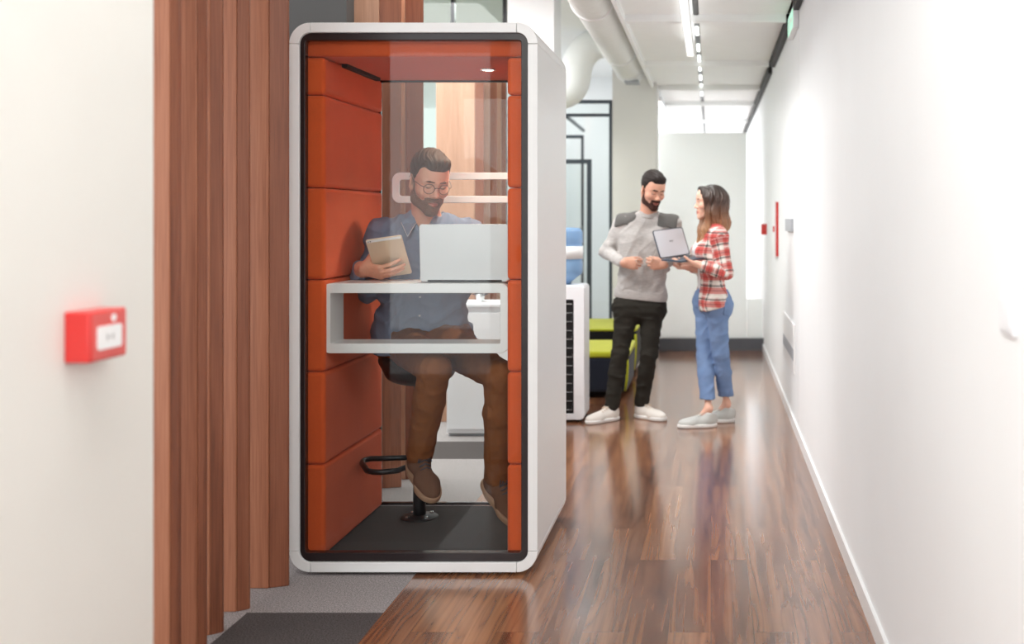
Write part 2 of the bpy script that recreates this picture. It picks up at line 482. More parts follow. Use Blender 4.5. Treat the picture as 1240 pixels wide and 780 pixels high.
def cap_uv(F, V, u, l, f, org):
    """cloth coordinates: along the bone and around it for limbs, flat for the trunk"""
    best = np.full(len(V), 1e9); uv = np.zeros((len(V), 3))
    for fn, op, k, info in F.prims:
        if op != 'add' or info is None or info[0] != 'cap': continue
        d = fn(V); sel = d < best; best[sel] = d[sel]
        _, a, b2, r1, r2 = info
        ax = b2 - a; Ln = np.linalg.norm(ax); ax = ax / (Ln + 1e-9)
        if abs(ax @ l) > .8 or Ln < .02:
            q = V[sel] - org; uv[sel] = np.stack([q @ l, q @ u, q @ f], 1)
        else:
            q = V[sel] - a; e1 = nrm(np.cross(ax, f if abs(ax @ f) < .9 else u)); e2 = np.cross(ax, e1)
            ang = np.arctan2(q @ e1, q @ e2)
            uv[sel] = np.stack([ang * (r1 + r2) * .5, q @ ax, 0 * ang], 1)
    return uv
SKIN_C = {'a': np.array(lin((.84, .635, .54))), 'b': np.array(lin((.83, .63, .54))), 'c': np.array(lin((.92, .73, .64)))}
def skin_col(V, o, R, s, base, lip, cheek=.12, stub=0):
    q = head_local(V, o, R, s); C = np.tile(base, (len(V), 1))
    near = (np.abs(q) < .16).all(1)
    d = ((q - np.array((0, -.095, -.0715))) / np.array((.0235, .022, .0095)))
    m = np.clip(1.5 - (d * d).sum(1), 0, 1) * near
    C = C * (1 - m[:, None]) + np.asarray(lip) * m[:, None]
    for sx in (-1, 1):
        d = (q - np.array((sx*.042, -.075, -.033))) / np.array((.03, .04, .026)); m = np.clip(1 - (d*d).sum(1), 0, 1) * near * cheek * 2
        C = C * (1 - m[:, None]) + C * np.array((1.0, .72, .66)) * m[:, None]
    d = (q - np.array((0, -.108, -.035))) / np.array((.018, .02, .016)); m = np.clip(1 - (d*d).sum(1), 0, 1) * near * .35
    C = C * (1 - m[:, None]) + C * np.array((1.0, .78, .72)) * m[:, None]
    return C
def strands(amp, mode, freq, seed=0):
    rs = np.random.RandomState(seed); ph = rs.uniform(0, 6.28, 9)
    def f(q):
        x, y, z = q[..., 0], q[..., 1], q[..., 2]
        if mode == 'comb':
            c = np.arctan2(x + .03 * np.sin(y * 22 + ph[0]), z + .045)
        else:
            c = np.arctan2(x + .004 * np.sin(z * 26 + ph[0]), -(y - .02)) + .12 * np.sin(z * 17 + ph[1])
        w = 1.3 * np.sin(y * 34 + c * 6 + ph[2]) + .9 * np.sin(z * 41 + c * 9 + ph[3])
        a = np.sin(c * freq + w) + .75 * np.sin(c * freq * 1.73 + 1.4 * w + ph[4]) + .6 * np.sin(c * freq * 2.9 - w + ph[5])
        return amp * a
    return f
def short_hair(par, o, R, s, m, vox, quiff=.0, seed=1, top=1.0):
    F = Field().at(o, R, s)
    F.ell((0, .020, .041), (.0765, .1015, .0885), k=.02)
    F.ell((0, .006, .060 + .006*top), (.066, .088, .068), k=.03)
    if quiff: F.cap((-.030, -.058, .094), (.034, -.060, .096), .026*quiff + .006, .028*quiff + .006, k=.03)
    st = strands(.0012, 'comb', 42, seed)
    def region(p):
        q = ((p - o) @ R) / s; x, y, z = q[..., 0], q[..., 1], q[..., 2]
        ax = np.abs(x)
        h = np.interp(y, [-.12, -.075, -.058, -.046, -.034, -.018, -.012, .028, .036, .06, .10], [.066, .066, .066, .052, .024, -.018, .006, .010, -.045, -.066, -.070])
        h = h + np.where(y < -.04, 9.0 * np.clip(ax - .012, 0, 1) ** 2 - .002, 0)
        return (h - z) * .75 * s
    F.fn(region, 'int')
    def dd(p):
        q = ((p - o) @ R) / s
        return st(q) * s * np.clip((-region(p) / s) / .02, .15, 1)
    F.fn(dd, 'disp')
    V, Q = F.mesh(vox, pad=.02, margin=.01)
    return np_mesh('hair', V, Q, m, par)
def beard(par, body, o, R, s, m, vox, full=True, seed=3, off=.0035):
    st = lambda q: .0007 * (np.sin(q[..., 0] * 900 + 3 * np.sin(q[..., 2] * 300)) + np.sin(q[..., 2] * 700 + 2 * np.sin(q[..., 1] * 420)))
    G = Field(); add_head(G, o, R, s, ears=False)
    base = G.prims; B = Field()
    B.lo = [o - .16 * s]; B.hi = [o + .16 * s]
    B.fn(lambda p: G.ev(p) - off * s, 'add')
    def region(p):
        q = ((p - o) @ R) / s; x, y, z = np.abs(q[..., 0]), q[..., 1], q[..., 2]
        if full:
            line = np.interp(y, [-.12, -.085, -.06, -.03, -.012, .0, .02], [-.058, -.060, -.068, -.050, -.022, .012, .016])
            d = z - line
            d = np.maximum(d, y - np.interp(z, [-.13, -.085, -.05, .02], [-.012, .008, .006, .002]))
        else:
            d = np.maximum(z + .083, x - .030)
            line = np.interp(y, [-.12, -.085, -.06, -.03, -.012, .0, .02], [-.075, -.078, -.078, -.062, -.030, .006, .010])
            d = np.maximum(z - line, y - np.interp(z, [-.13, -.085, -.05, .02], [-.018, .002, .0, -.002]))
        mu = np.maximum(np.maximum(np.abs(z + .0565 - .10 * x * x / .03) - .0075, x - .030), y + .06)
        si = np.maximum(np.maximum(np.abs(x - .030) - .007, np.abs(z + .072) - .022), y + .05)
        d = np.minimum(np.minimum(d, mu), si)
        lp = np.sqrt((q[..., 0] / .0235) ** 2 + ((z + .0718) / .0085) ** 2) - 1
        d = np.maximum(d, -lp * .008)
        d = np.maximum(d, -.145 - z)
        return d * .8 * s
    B.fn(region, 'int'); B.fn(lambda p: st(((p - o) @ R) / s) * s, 'disp')
    V, Q = B.mesh(vox, pad=0, margin=.008)
    return np_mesh('beard', V, Q, m, par)
def shoe(par, name, an, toe, m, msole, mlace, Lh=.285, s=1.0, up=(0, 0, 1), high=False, floor=None, vox=.004, pitch=None):
    """an: ankle point, toe: flat heading; the sole plane is square to up"""
    z = nrm(up); x = np.asarray(toe, float); x = nrm(x - z * (x @ z)); y = np.cross(z, x); R = np.stack([x, y, z], 1)
    o = np.asarray(an, float) - z * .085 * s - x * .055 * s
    if floor is not None: o[2] = floor
    sc_ = s * Lh / .285
    F = Field().at(o, R, sc_)
    F.cap((.036, 0, .042), (.075, 0, .044), .037, .038, k=.03)
    F.cap((.06, 0, .045), (.055, 0, .098 if high else .086), .040, .042, k=.02)
    F.cap((.07, 0, .050), (.185, -.002, .030), .040, .033, k=.03)
    F.cap((.170, -.014, .028), (.185, .016, .028), .036, .036, k=.03)
    F.ell((.225, 0, .030), (.055, .040, .033), k=.03)
    F.cap((.088, 0, .086), (.165, 0, .050), .020, .022, k=.015)
    F.cap((.004, 0, .055), (.006, 0, .085), .012, .010, k=.02)
    F.halfspace((0, 0, .012), (0, 0, -1))
    F.halfspace((0, 0, .122 if high else .094), (-.22, 0, 1))
    V, Q = F.mesh(vox); sh = np_mesh(name, V, Q, m, par)
    G = Field().at(o, R, sc_)
    G.cap((.036, 0, .016), (.09, 0, .016), .0425, .043, k=.03); G.cap((.09, 0, .016), (.19, 0, .016), .043, .0505, k=.04)
    G.ell((.222, 0, .016), (.064, .048, .05), k=.03)
    G.halfspace((0, 0, .0), (0, 0, -1)); G.halfspace((0, 0, .026), (0, 0, 1))
    V, Q = G.mesh(vox); np_mesh('sole', V, Q, msole, sh)
    bm = BM()
    for i in range(5):
        xx = .100 + i * .016; zz = .1035 - i * .0076
        pts = [o + R @ (np.array((xx + .004 * ((j % 2)), yy, zz + .0015 - 22 * yy * yy)) * sc_) for j, yy in enumerate((-.024, -.012, 0, .012, .024))]
        tube(bm, pts, .0030 * sc_, 6)
    for q in (-1, 1):
        pts = [o + R @ (np.array(v) * sc_) for v in ((.096, 0, .107), (.100, q*.018, .108), (.122, q*.030, .090), (.112, q*.012, .101), (.096, 0, .107))]
        tube(bm, pts, .0026 * sc_, 6)
    obj('laces', bm, mlace, sh, smooth=True)
    return sh
# ------------------------------------------------------------------ materials of the place
M = {}
M['white_wall'] = plain('white_paint', rgb(243, 245, 246), .6, var=.008, scale=3, bmp=.03)
M['cream_wall'] = plain('cream_paint', rgb(226, 224, 218), .6, var=.015, scale=3, bmp=.05)
M['col_wall'] = plain('column_paint', rgb(226, 224, 219), .6, var=.012, scale=3)
M['grey_wall'] = plain('grey_paint', rgb(84, 83, 82), .6, var=.03, scale=4)
M['ceil'] = plain('ceiling_white', rgb(246, 247, 246), .7, var=.01)
M['trim'] = plain('trim_white', rgb(240, 240, 240), .35, var=.01)
M['plinth'] = plain('plinth_grey', rgb(98, 100, 106), .6, var=.06)
M['booth_white'] = plain('booth_white', rgb(234, 234, 233), .35, var=.008, scale=2)
M['black'] = plain('black_gloss', rgb(38, 30, 31), .25, var=.04)
M['black_metal'] = plain('black_metal', rgb(40, 41, 44), .35, metal=.3, var=.06)
M['black_seat'] = plain('black_leather', rgb(36, 34, 34), .45, var=.08, bmp=.15)
M['dark_slot'] = plain('dark_slot', rgb(24, 22, 22), .6)
M['frame'] = plain('anthracite_frame', rgb(58, 66, 74), .4, metal=.2, var=.05)
M['orange'] = fabric('orange_felt', rgb(216, 92, 46), .10, 700, .92, .3, .04)
M['booth_ceil'] = fabric('orange_felt_ceiling', rgb(200, 86, 48), .10, 700, .92, .2, .04)
M['mat'] = fabric('dark_mat', rgb(40, 35, 33), .35, 420, .95, .5, .1)
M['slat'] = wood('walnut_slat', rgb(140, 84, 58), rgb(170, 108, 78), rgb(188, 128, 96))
M['slat_d'] = wood('walnut_slat_dark', rgb(112, 62, 41), rgb(141, 83, 57), rgb(160, 100, 72))  # darker walnut tone for the side boards
M['slat2'] = wood('walnut_slat_far_lit', rgb(156, 114, 90), rgb(182, 138, 112), rgb(198, 156, 130))  # paler copy of the walnut; brighter light behind the booth put into colour
M['red'] = plain('red_plastic', rgb(206, 44, 40), .35, var=.03, coat=.3)
M['red_face'] = plain('red_face', rgb(214, 70, 62), .3, var=.03, coat=.3)
M['label_white'] = plain('label_white', rgb(238, 238, 238), .4, var=.01)
M['label_grey'] = plain('label_grey', rgb(150, 150, 150), .5)
M['grey_panel'] = plain('grey_panel', rgb(170, 174, 180), .4)
M['white_plastic'] = plain('white_plastic', rgb(240, 241, 244), .35, var=.01)
M['alu'] = plain('aluminium', rgb(206, 206, 206), .38, metal=.55, var=.015, bmp=.03, bscale=1500)
M['alu_dark'] = plain('dark_aluminium', rgb(70, 70, 72), .4, metal=.5)
M['gold'] = plain('champagne_metal', rgb(214, 196, 172), .42, metal=.25, var=.015)
M['screen'] = plain('dark_screen', rgb(20, 22, 26), .15)
M['bottle'] = None
M['yellow'] = fabric('lime_fabric', rgb(172, 174, 42), .08, 500)
M['navy'] = fabric('navy_fabric', rgb(32, 36, 48), .15, 500)
M['blackfab'] = fabric('black_fabric', rgb(24, 22, 22), .15, 500)
M['chrome'] = plain('steel', rgb(200, 200, 200), .25, metal=.9)
M['soil'] = plain('dark_leaf', rgb(58, 44, 50), .6, var=.3, scale=60)
M['exit'] = emit('exit_green', rgb(150, 200, 176), .9)
M['glass'] = glass('clear_glass', refl=.5)
M['glass_smoke'] = glass('smoke_glass', (.80, .84, .81, 1), refl=.6)
M['glass_far'] = glass('office_glass', (.965, .985, .98, 1), refl=.6)
M['duct'] = None

def mk_floor():
    m, t, b = nt('walnut_planks'); tc = node(t, 'ShaderNodeTexCoord')
    sp = node(t, 'ShaderNodeSeparateXYZ'); L(t, tc.outputs['Object'], sp.inputs[0])
    cb = node(t, 'ShaderNodeCombineXYZ'); L(t, sp.outputs[1], cb.inputs[0]); L(t, sp.outputs[0], cb.inputs[1])
    br = node(t, 'ShaderNodeTexBrick'); br.offset = .37; br.offset_frequency = 2
    for k, v in (('Scale', 1.0), ('Brick Width', 1.25), ('Row Height', .150), ('Mortar Size', .0011), ('Mortar Smooth', .3), ('Bias', 0)):
        br.inputs[k].default_value = v
    br.inputs['Color1'].default_value = (0, 0, 0, 1); br.inputs['Color2'].default_value = (1, 1, 1, 1); br.inputs['Mortar'].default_value = (.5, .5, .5, 1)
    L(t, cb.outputs[0], br.inputs['Vector'])
    bw = node(t, 'ShaderNodeRGBToBW'); L(t, br.outputs['Color'], bw.inputs[0])
    # grain, shifted per plank
    def gv(sx, sy, k):
        c = node(t, 'ShaderNodeCombineXYZ'); L(t, mathn(t, 'MULTIPLY', sp.outputs[0], sx), c.inputs[0]); L(t, mathn(t, 'MULTIPLY', sp.outputs[1], sy), c.inputs[1])
        L(t, mathn(t, 'MULTIPLY', bw.outputs[0], k), c.inputs[2]); return c.outputs[0]
    n1 = noise(t, gv(11, .75, 17), 1.0, 2.5, .45)
    rings = mathn(t, 'POWER', mathn(t, 'ABSOLUTE', mathn(t, 'SINE', mathn(t, 'MULTIPLY', n1, 26))), .55)
    ns = noise(t, gv(34, .32, 29), 1.0, 3, .6)
    n2 = noise(t, gv(190, 5, 7), 1.0, 2)
    f = mathn(t, 'ADD', mathn(t, 'ADD', mathn(t, 'MULTIPLY', rings, .22), mathn(t, 'MULTIPLY', n2, .04)), mathn(t, 'ADD', mathn(t, 'MULTIPLY', bw.outputs[0], .22), mathn(t, 'MULTIPLY', ns, .74)))
    col = ramp(t, f, [(.34, rgb(66, 40, 30)), (.56, rgb(116, 75, 53)), (.78, rgb(150, 102, 70)), (1.0, rgb(172, 124, 88))])
    hue = mixc(t, mathn(t, 'FRACT', mathn(t, 'MULTIPLY', bw.outputs[0], 7.3)), (1.04, 1.0, .94, 1), (.93, .95, 1.05, 1))
    col = mixc(t, 1.0, col, hue, 'MULTIPLY')
    col = mixc(t, mathn(t, 'MULTIPLY', br.outputs['Fac'], .75), col, rgb(44, 28, 20))
    L(t, col, b.inputs['Base Color'])
    b.inputs['Roughness'].default_value = .2; b.inputs['Specular IOR Level'].default_value = .7; b.inputs['Coat Weight'].default_value = .5; b.inputs['Coat Roughness'].default_value = .14
    return m
def mk_carpet():
    m, t, b = nt('carpet_tiles'); tc = node(t, 'ShaderNodeTexCoord')
    sp = node(t, 'ShaderNodeSeparateXYZ'); L(t, tc.outputs['Object'], sp.inputs[0])
    X, Y = sp.outputs[0], sp.outputs[1]
    row = mathn(t, 'FLOOR', mathn(t, 'DIVIDE', mathn(t, 'SUBTRACT', Y, 3.435), .5))
    colm = mathn(t, 'FLOOR', mathn(t, 'DIVIDE', mathn(t, 'ADD', X, 1.2), .5))
    r0 = mathn(t, 'COMPARE', row, 0.0, .1); c0 = mathn(t, 'COMPARE', colm, -1.0, .1)
    r6 = mathn(t, 'COMPARE', row, 6.0, .1)
    rm = mathn(t, 'COMPARE', row, -3.0, .1)
    dark = mathn(t, 'MINIMUM', mathn(t, 'ADD', mathn(t, 'ADD', mathn(t, 'MULTIPLY', r0, c0), r6), rm), 1.0)
    rnd = node(t, 'ShaderNodeTexWhiteNoise'); cc = node(t, 'ShaderNodeCombineXYZ'); L(t, row, cc.inputs[0]); L(t, colm, cc.inputs[1]); L(t, cc.outputs[0], rnd.inputs['Vector'])
    n = noise(t, tc.outputs['Object'], 170, 3, .8); n3 = noise(t, tc.outputs['Object'], 40, 3)
    base = mixc(t, dark, rgb(150, 143, 142), rgb(80, 74, 73))
    v = mathn(t, 'ADD', mathn(t, 'ADD', mathn(t, 'MULTIPLY', n, 3.6), -.85), mathn(t, 'ADD', mathn(t, 'MULTIPLY', n3, .1), mathn(t, 'MULTIPLY', rnd.outputs[0], .10)))
    cg = node(t, 'ShaderNodeCombineColor'); [L(t, v, cg.inputs[i]) for i in range(3)]
    L(t, mixc(t, 1.0, base, cg.outputs[0], 'MULTIPLY'), b.inputs['Base Color'])
    b.inputs['Roughness'].default_value = .97; b.inputs['Specular IOR Level'].default_value = .1
    bump(t, b, n, .6, .003); return m
def mk_duct():
    m, t, b = nt('spiral_duct_white'); v = coords(t)
    sp = node(t, 'ShaderNodeSeparateXYZ'); L(t, v, sp.inputs[0])
    w = mathn(t, 'SINE', mathn(t, 'MULTIPLY', sp.outputs[1], 2 * PI / .11))
    b.inputs['Base Color'].default_value = rgb(228, 228, 224); b.inputs['Roughness'].default_value = .45
    bump(t, b, w, .5, .006); return m
M['floor'] = mk_floor(); M['carpet'] = mk_carpet(); M['duct'] = mk_duct()
def frosted():
    m, t, b = nt('frosted_partition'); out = t.nodes['Material Output']
    b.inputs['Base Color'].default_value = rgb(250, 252, 251); b.inputs['Roughness'].default_value = .5
    tl = node(t, 'ShaderNodeBsdfTranslucent'); tl.inputs[0].default_value = rgb(252, 254, 253)
    mx = node(t, 'ShaderNodeMixShader'); mx.inputs[0].default_value = .55; L(t, b.outputs[0], mx.inputs[1]); L(t, tl.outputs[0], mx.inputs[2]); L(t, mx.outputs[0], out.inputs[0])
    return m
def mk_bottle():
    m, t, b = nt('blue_water_bottle'); b.inputs['Base Color'].default_value = rgb(150, 188, 228)
    b.inputs['Transmission Weight'].default_value = .45; b.inputs['Roughness'].default_value = .12; b.inputs['IOR'].default_value = 1.3
    return m
M['bottle'] = mk_bottle()

# ------------------------------------------------------------------ shell of the place
XR, XL, ZC = .572, -1.2, 2.86
struct('floor', box(BM(), XL, XR + .2, -1.2, 18.2, -.1, 0), M['floor'], label='walnut plank corridor floor')
struct('floor_carpet', box(BM(), -6, XL, -1.2, 18.2, -.1, 0), M['carpet'], label='grey carpet tiles beside the planks')
bm = BM(); box(bm, XR, XR + .2, -1.2, 6.98, 0, 3.3); box(bm, XR + .006, XR + .2, 6.98, 7.0, 0, 3.3); box(bm, XR, XR + .2, 7.0, 18.2, 0, 3.3)
struct('wall_right', bm, M['white_wall'])
bm = BM(); box(bm, XR - .012, XR, -1.2, 18, 0, .075)
struct('baseboard_right', bm, M['trim'])
struct('wall_left', box(BM(), -1.32, XL, -1.2, 2.31, 0, 3.3), M['cream_wall'])
struct('wall_back_left', box(BM(), -3.6, -1.885, 5.55, 5.67, 0, 3.3), M['grey_wall'])
struct('wall_end', box(BM(), -4, XR, 18.0, 18.2, 0, 3.3), M['white_wall'])
M['frost'] = frosted()
struct('wall_low', box(BM(), .392, XR - .013, 11.70, 11.719, .132, .56), M['frost'], label='low frosted panel beside the tall frosted partition')
struct('wall_partition', box(BM(), -.568, .388, 11.70, 11.719, .132, 2.37), M['frost'], label='pale frosted partition at the end of the corridor')
struct('baseboard_end', box(BM(), -.62, XR, 11.66, 11.72, 0, .132), M['plinth'])
bm = BM(); box(bm, -1.03, -.568, 11.2, 11.65, 0, 3.3); struct('column_wall', bm, M['col_wall'])
struct('column', box(BM(), -1.553, -1.2, 8.2, 8.6, 0, 3.3), M['white_wall'])
# ceilings
struct('ceiling', box(BM(), -6, -.62, 3.0, 18.2, 3.3, 3.4), M['ceil'])
struct('ceiling_near', box(BM(), -6, XR + .2, -1.2, 3.0, 3.3, 3.4), M['ceil'])
struct('trim_ceiling_step', box(BM(), -.625, -.60, 3.0, 18.0, 2.80, 3.3), M['ceil'])
ys = [3.0, 5.3, 7.5, 9.7, 11.5, 13.1, 15.4, 18.0]
for i in range(7):
    bm = BM(); box(bm, -.60, -.125, ys[i] + .03, ys[i+1] - .03, ZC, ZC + .03); box(bm, -.085, XR - .045, ys[i] + .03, ys[i+1] - .03, ZC, ZC + .03)
    struct('ceiling_panel', bm, M['ceil'], label='white ceiling panels between two cross beams')
struct('ceiling_void', box(BM(), -.6, XR, 3.0, 18.0, ZC + .12, ZC + .2), M['ceil'])
for i in range(1, 7):
    bm = BM(); box(bm, -.60, XR - .05, ys[i] - .035, ys[i] + .035, ZC - .05, ZC + .005); box(bm, -.60, -.13, ys[i] + .06, ys[i] + .10, ZC - .04, ZC)
    struct('beam', bm, M['ceil'], label='white cross beam under the corridor ceiling')

# glazed office front behind
fr = BM(); D = 11.2
def bar(x0, x1, z0, z1, t=.05, d=D): box(fr, x0, x1, d, d + t, z0, z1)
zt = ZP(121, D); xr = XP(741, D)
bar(-2.4, xr, zt - .035, zt); bar(xr - .03, xr, 0, zt - .035); bar(-2.4, xr - .03, ZP(141, D), ZP(137.5, D)); bar(-2.4, xr - .03, 0, .05)
xd = XP(716, D); zd = ZP(193, D)
bar(-2.3, xd, zd - .045, zd); bar(xd - .045, xd, .05, zd - .045)
w1 = struct('window_1', fr, M['frame'], label='dark framed glazed office front')
gl = BM(); box(gl, -2.4, xr - .03, D + .02, D + .03, .05, zt - .035); obj('glass_pane', gl, M['glass_far'], w1)
bm = BM(); box(bm, -2.3, xd - .046, D - .02, D + .015, .05, zd - .046); d2 = struct('door_1', bm, M['glass_far'], label='glass office door')
bm = BM(); tube(bm, [(xd - .10, D - .03, .95), (xd - .10, D - .07, .95), (xd - .10, D - .07, 1.35), (xd - .10, D - .03, 1.35)], .012, 8); obj('door_handle', bm, M['chrome'], d2, smooth=True)
# the office behind the glass
bm = BM(); box(bm, -3.4, -1.0, 14.2, 14.35, 0, 3.3); box(bm, -1.03, -.90, 11.65, 14.2, 0, 3.3)
struct('wall_office', bm, M['white_wall'])
bm = BM(); z2 = ZP(192, 13.2)
box(bm, XP(706.5, 13.2) - .03, XP(706.5, 13.2), 13.2, 13.25, 0, 2.44); box(bm, -2.2, XP(706.5, 13.2), 13.2, 13.25, 2.42, 2.46)
tube(bm, [P(686, 141, 11.3), P(706.5, 158, 13.2)], .022, 6)
struct('window_3', bm, M['frame'], label='thin grey frame inside the glazed office')
# glazed front with a black mullion, seen over the booth
fr = BM(); D = 9.0
xm = XP(548, D); box(fr, xm - .016, xm + .016, D, D + .05, 0, 3.3); box(fr, XP(613, D) - .03, XP(613, D), D, D + .05, 0, 3.3); box(fr, -4, XP(613, D), D, D + .05, 0, .05)
w2 = struct('window_2', fr, M['black_metal'], label='glazed partition with a black mullion above the booth')
gl = BM(); box(gl, -4, XP(613, D) - .03, D + .02, D + .03, .05, 3.3); obj('glass_pane', gl, M['glass_smoke'], w2)
bm = BM(); box(bm, -4, -3.2, 11, 11.15, 0, 3.3); box(bm, -2.9, -1.9, 12.9, 13.0, 0, 3.3); struct('wall_inner_office', bm, M['white_wall'])

# ------------------------------------------------------------------ timber posts
def post(name, xl, xm_, xr_, D, z1, m, label, group, dp=.07, z0=0.0):
    t = thing(name, label, 'slat', ((xl + xr_) / 2, D, z0), group)
    m1, m2 = m
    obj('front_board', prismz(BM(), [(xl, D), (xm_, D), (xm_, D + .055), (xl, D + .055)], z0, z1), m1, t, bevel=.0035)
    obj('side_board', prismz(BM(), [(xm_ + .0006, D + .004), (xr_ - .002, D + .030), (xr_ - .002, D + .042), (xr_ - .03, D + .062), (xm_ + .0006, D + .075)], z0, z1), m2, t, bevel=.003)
    return t
G1 = 'tall walnut posts between the cream wall and the booth'
pos = [(4.19, XP(300, 4.19), XP(325, 4.19), XP(346, 4.19), 'tall walnut post standing right beside the booth, last before the dark gap'),
       (3.94, XP(262, 3.94), XP(286, 3.94), XP(298, 3.94), 'tall walnut post second from the booth'),
       (3.72, XP(236, 3.72), XP(254, 3.72), XP(265, 3.72), 'narrow-looking tall walnut post third from the booth'),
       (3.49, XP(196, 3.49), XP(238, 3.49), XP(244, 3.49), 'tall walnut post with a knot, fourth from the booth'),
       (3.25, XP(150, 3.25), XP(205, 3.25), XP(210, 3.25), 'tall walnut post nearest the cream wall edge')]
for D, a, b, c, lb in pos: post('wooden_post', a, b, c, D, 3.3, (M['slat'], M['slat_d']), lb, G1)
G2 = 'walnut posts seen behind the booth'
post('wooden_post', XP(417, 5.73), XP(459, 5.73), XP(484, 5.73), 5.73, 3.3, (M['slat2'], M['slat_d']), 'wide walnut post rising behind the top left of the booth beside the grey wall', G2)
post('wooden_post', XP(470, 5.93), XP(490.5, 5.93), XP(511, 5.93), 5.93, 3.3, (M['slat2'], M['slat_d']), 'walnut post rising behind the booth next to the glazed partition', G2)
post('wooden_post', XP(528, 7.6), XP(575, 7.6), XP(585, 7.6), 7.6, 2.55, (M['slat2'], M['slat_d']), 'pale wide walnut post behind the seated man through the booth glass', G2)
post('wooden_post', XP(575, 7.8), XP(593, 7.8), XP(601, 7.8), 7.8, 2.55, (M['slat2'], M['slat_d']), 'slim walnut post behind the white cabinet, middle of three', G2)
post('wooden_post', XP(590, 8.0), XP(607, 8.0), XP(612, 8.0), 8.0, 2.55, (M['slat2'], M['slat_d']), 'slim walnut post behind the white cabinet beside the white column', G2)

# ------------------------------------------------------------------ booth
B = thing('phone_booth', 'white one-person phone booth with orange felt lining and glass front', 'booth', (-1.2035, 4.77, 0))
bx0, bx1, bz0, bz1, by0, by1 = -1.706, -.701, .013, 2.237, 4.34, 5.195
TH, RO = .040, .085
def seg_pts():
    o = rr(bx0, bx1, bz0, bz1, RO, 10); i = rr(bx0 + TH, bx1 - TH, bz0 + TH, bz1 - TH, RO - TH, 10); return o, i
O_, I_ = seg_pts()
names = ['corner_panel', 'roof_panel', 'corner_panel', 'side_panel', 'corner_panel', 'base_panel', 'corner_panel', 'side_panel']
for c in range(4):
    s = c * 11
    prism(bm := BM(), O_[s:s+11] + I_[s:s+11][::-1], by0, by1); obj('corner_panel', bm, M['booth_white'], B, bevel=.0025)
    e = (s + 11) % 44
    o0, o1, i0, i1 = Vector(O_[s+10]), Vector(O_[e]), Vector(I_[s+10]), Vector(I_[e]); g = (o1 - o0).normalized() * .0013
    prism(bm := BM(), [tuple(o0 + g), tuple(o1 - g), tuple(i1 - g), tuple(i0 + g)], by0, by1)
    obj(['roof_panel', 'side_panel', 'base_panel', 'side_panel'][c], bm, M['booth_white'], B, bevel=.0025)
# black frame and glass
fo = rr(bx0 + TH, bx1 - TH, bz0 + TH, bz1 - TH, RO - TH, 10); fi = rr(XP(370, 4.36), XP(631.5, 4.36), ZP(669, 4.36), ZP(49, 4.36), .012, 10)
obj('front_frame', ring(BM(), fo, fi, 4.352, 4.39), M['black'], B, bevel=.002)
gi = rr(XP(370, 4.36) - .004, XP(631.5, 4.36) + .004, ZP(669, 4.36) - .004, ZP(49, 4.36) + .004, .014, 10)
obj('front_glass', prism(BM(), gi, 4.362, 4.370), M['glass'], B)
xi0, xi1 = -1.58, -.835
zs = [.063, .436, .816, 1.193, 1.57, 1.95, 2.105]
for i in range(6):
    z0, z1 = zs[i] + .001, zs[i+1] - .001
    for a, b_ in ((bx0 + TH + .001, xi0), (xi1, bx1 - TH - .001)):
        obj('felt_panel', box(BM(), a, b_, 4.392, 5.165, z0, z1), M['orange'], B, bevel=.016, seg=4)
obj('ceiling_panel', box(BM(), bx0 + TH + .001, bx1 - TH - .001, 4.392, 5.165, 2.107, 2.185), M['booth_ceil'], B, bevel=.008)
obj('floor_mat', box(BM(), bx0 + TH + .001, bx1 - TH - .001, 4.392, 5.165, bz0 + TH, .062), M['mat'], B)
obj('vent_slot', box(BM(), xi0 - .002, xi0 + .022, 4.60, 5.06, 2.091, 2.1065), M['dark_slot'], B)
bm = BM(); lathe(bm, [(.030, 2.1065), (.034, 2.103), (.034, 2.100), (.024, 2.100), (.024, 2.1045)], (-.988, 4.757), 28); dl = obj('downlight', bm, M['white_plastic'], B, smooth=True)
bm = BM(); lathe(bm, [(.0235, 2.1012), (.0235, 2.1022)], (-.988, 4.757), 28); obj('lamp', bm, emit('warm_lamp', rgb(255, 240, 215), 14), dl)
# back: frame, pane and the white pull ring of the door
fo = rr(bx0 + TH + .001, bx1 - TH - .001, bz0 + TH + .01, bz1 - TH - .001, .04, 10); fi = rr(xi0 - .01, xi1 + .01, .075, 2.10, .012, 10)
obj('rear_frame', ring(BM(), fo, fi, 5.168, 5.19), M['black'], B)
dr = obj('rear_glass_door', prism(BM(), rr(xi0 - .009, xi1 + .009, .076, 2.099, .01), 5.175, 5.183), M['glass'], B)
hx0, hx1, hz0, hz1 = XP(475, 5.14), -.86, ZP(246, 5.14), ZP(209, 5.14)
bm = BM(); ring(bm, rr(hx0, hx1, hz0, hz1, .038), rr(hx0 + .034, hx1 - .034, hz0 + .034, hz1 - .034, .012), 5.135, 5.150)
obj('door_pull', bm, M['booth_white'], dr, bevel=.003)
for x in (hx0 + .017, hx1 - .017): obj('pull_mount', tube(BM(), [(x, 5.149, (hz0 + hz1) / 2), (x, 5.176, (hz0 + hz1) / 2)], .009, 10), M['chrome'], dr, smooth=True)
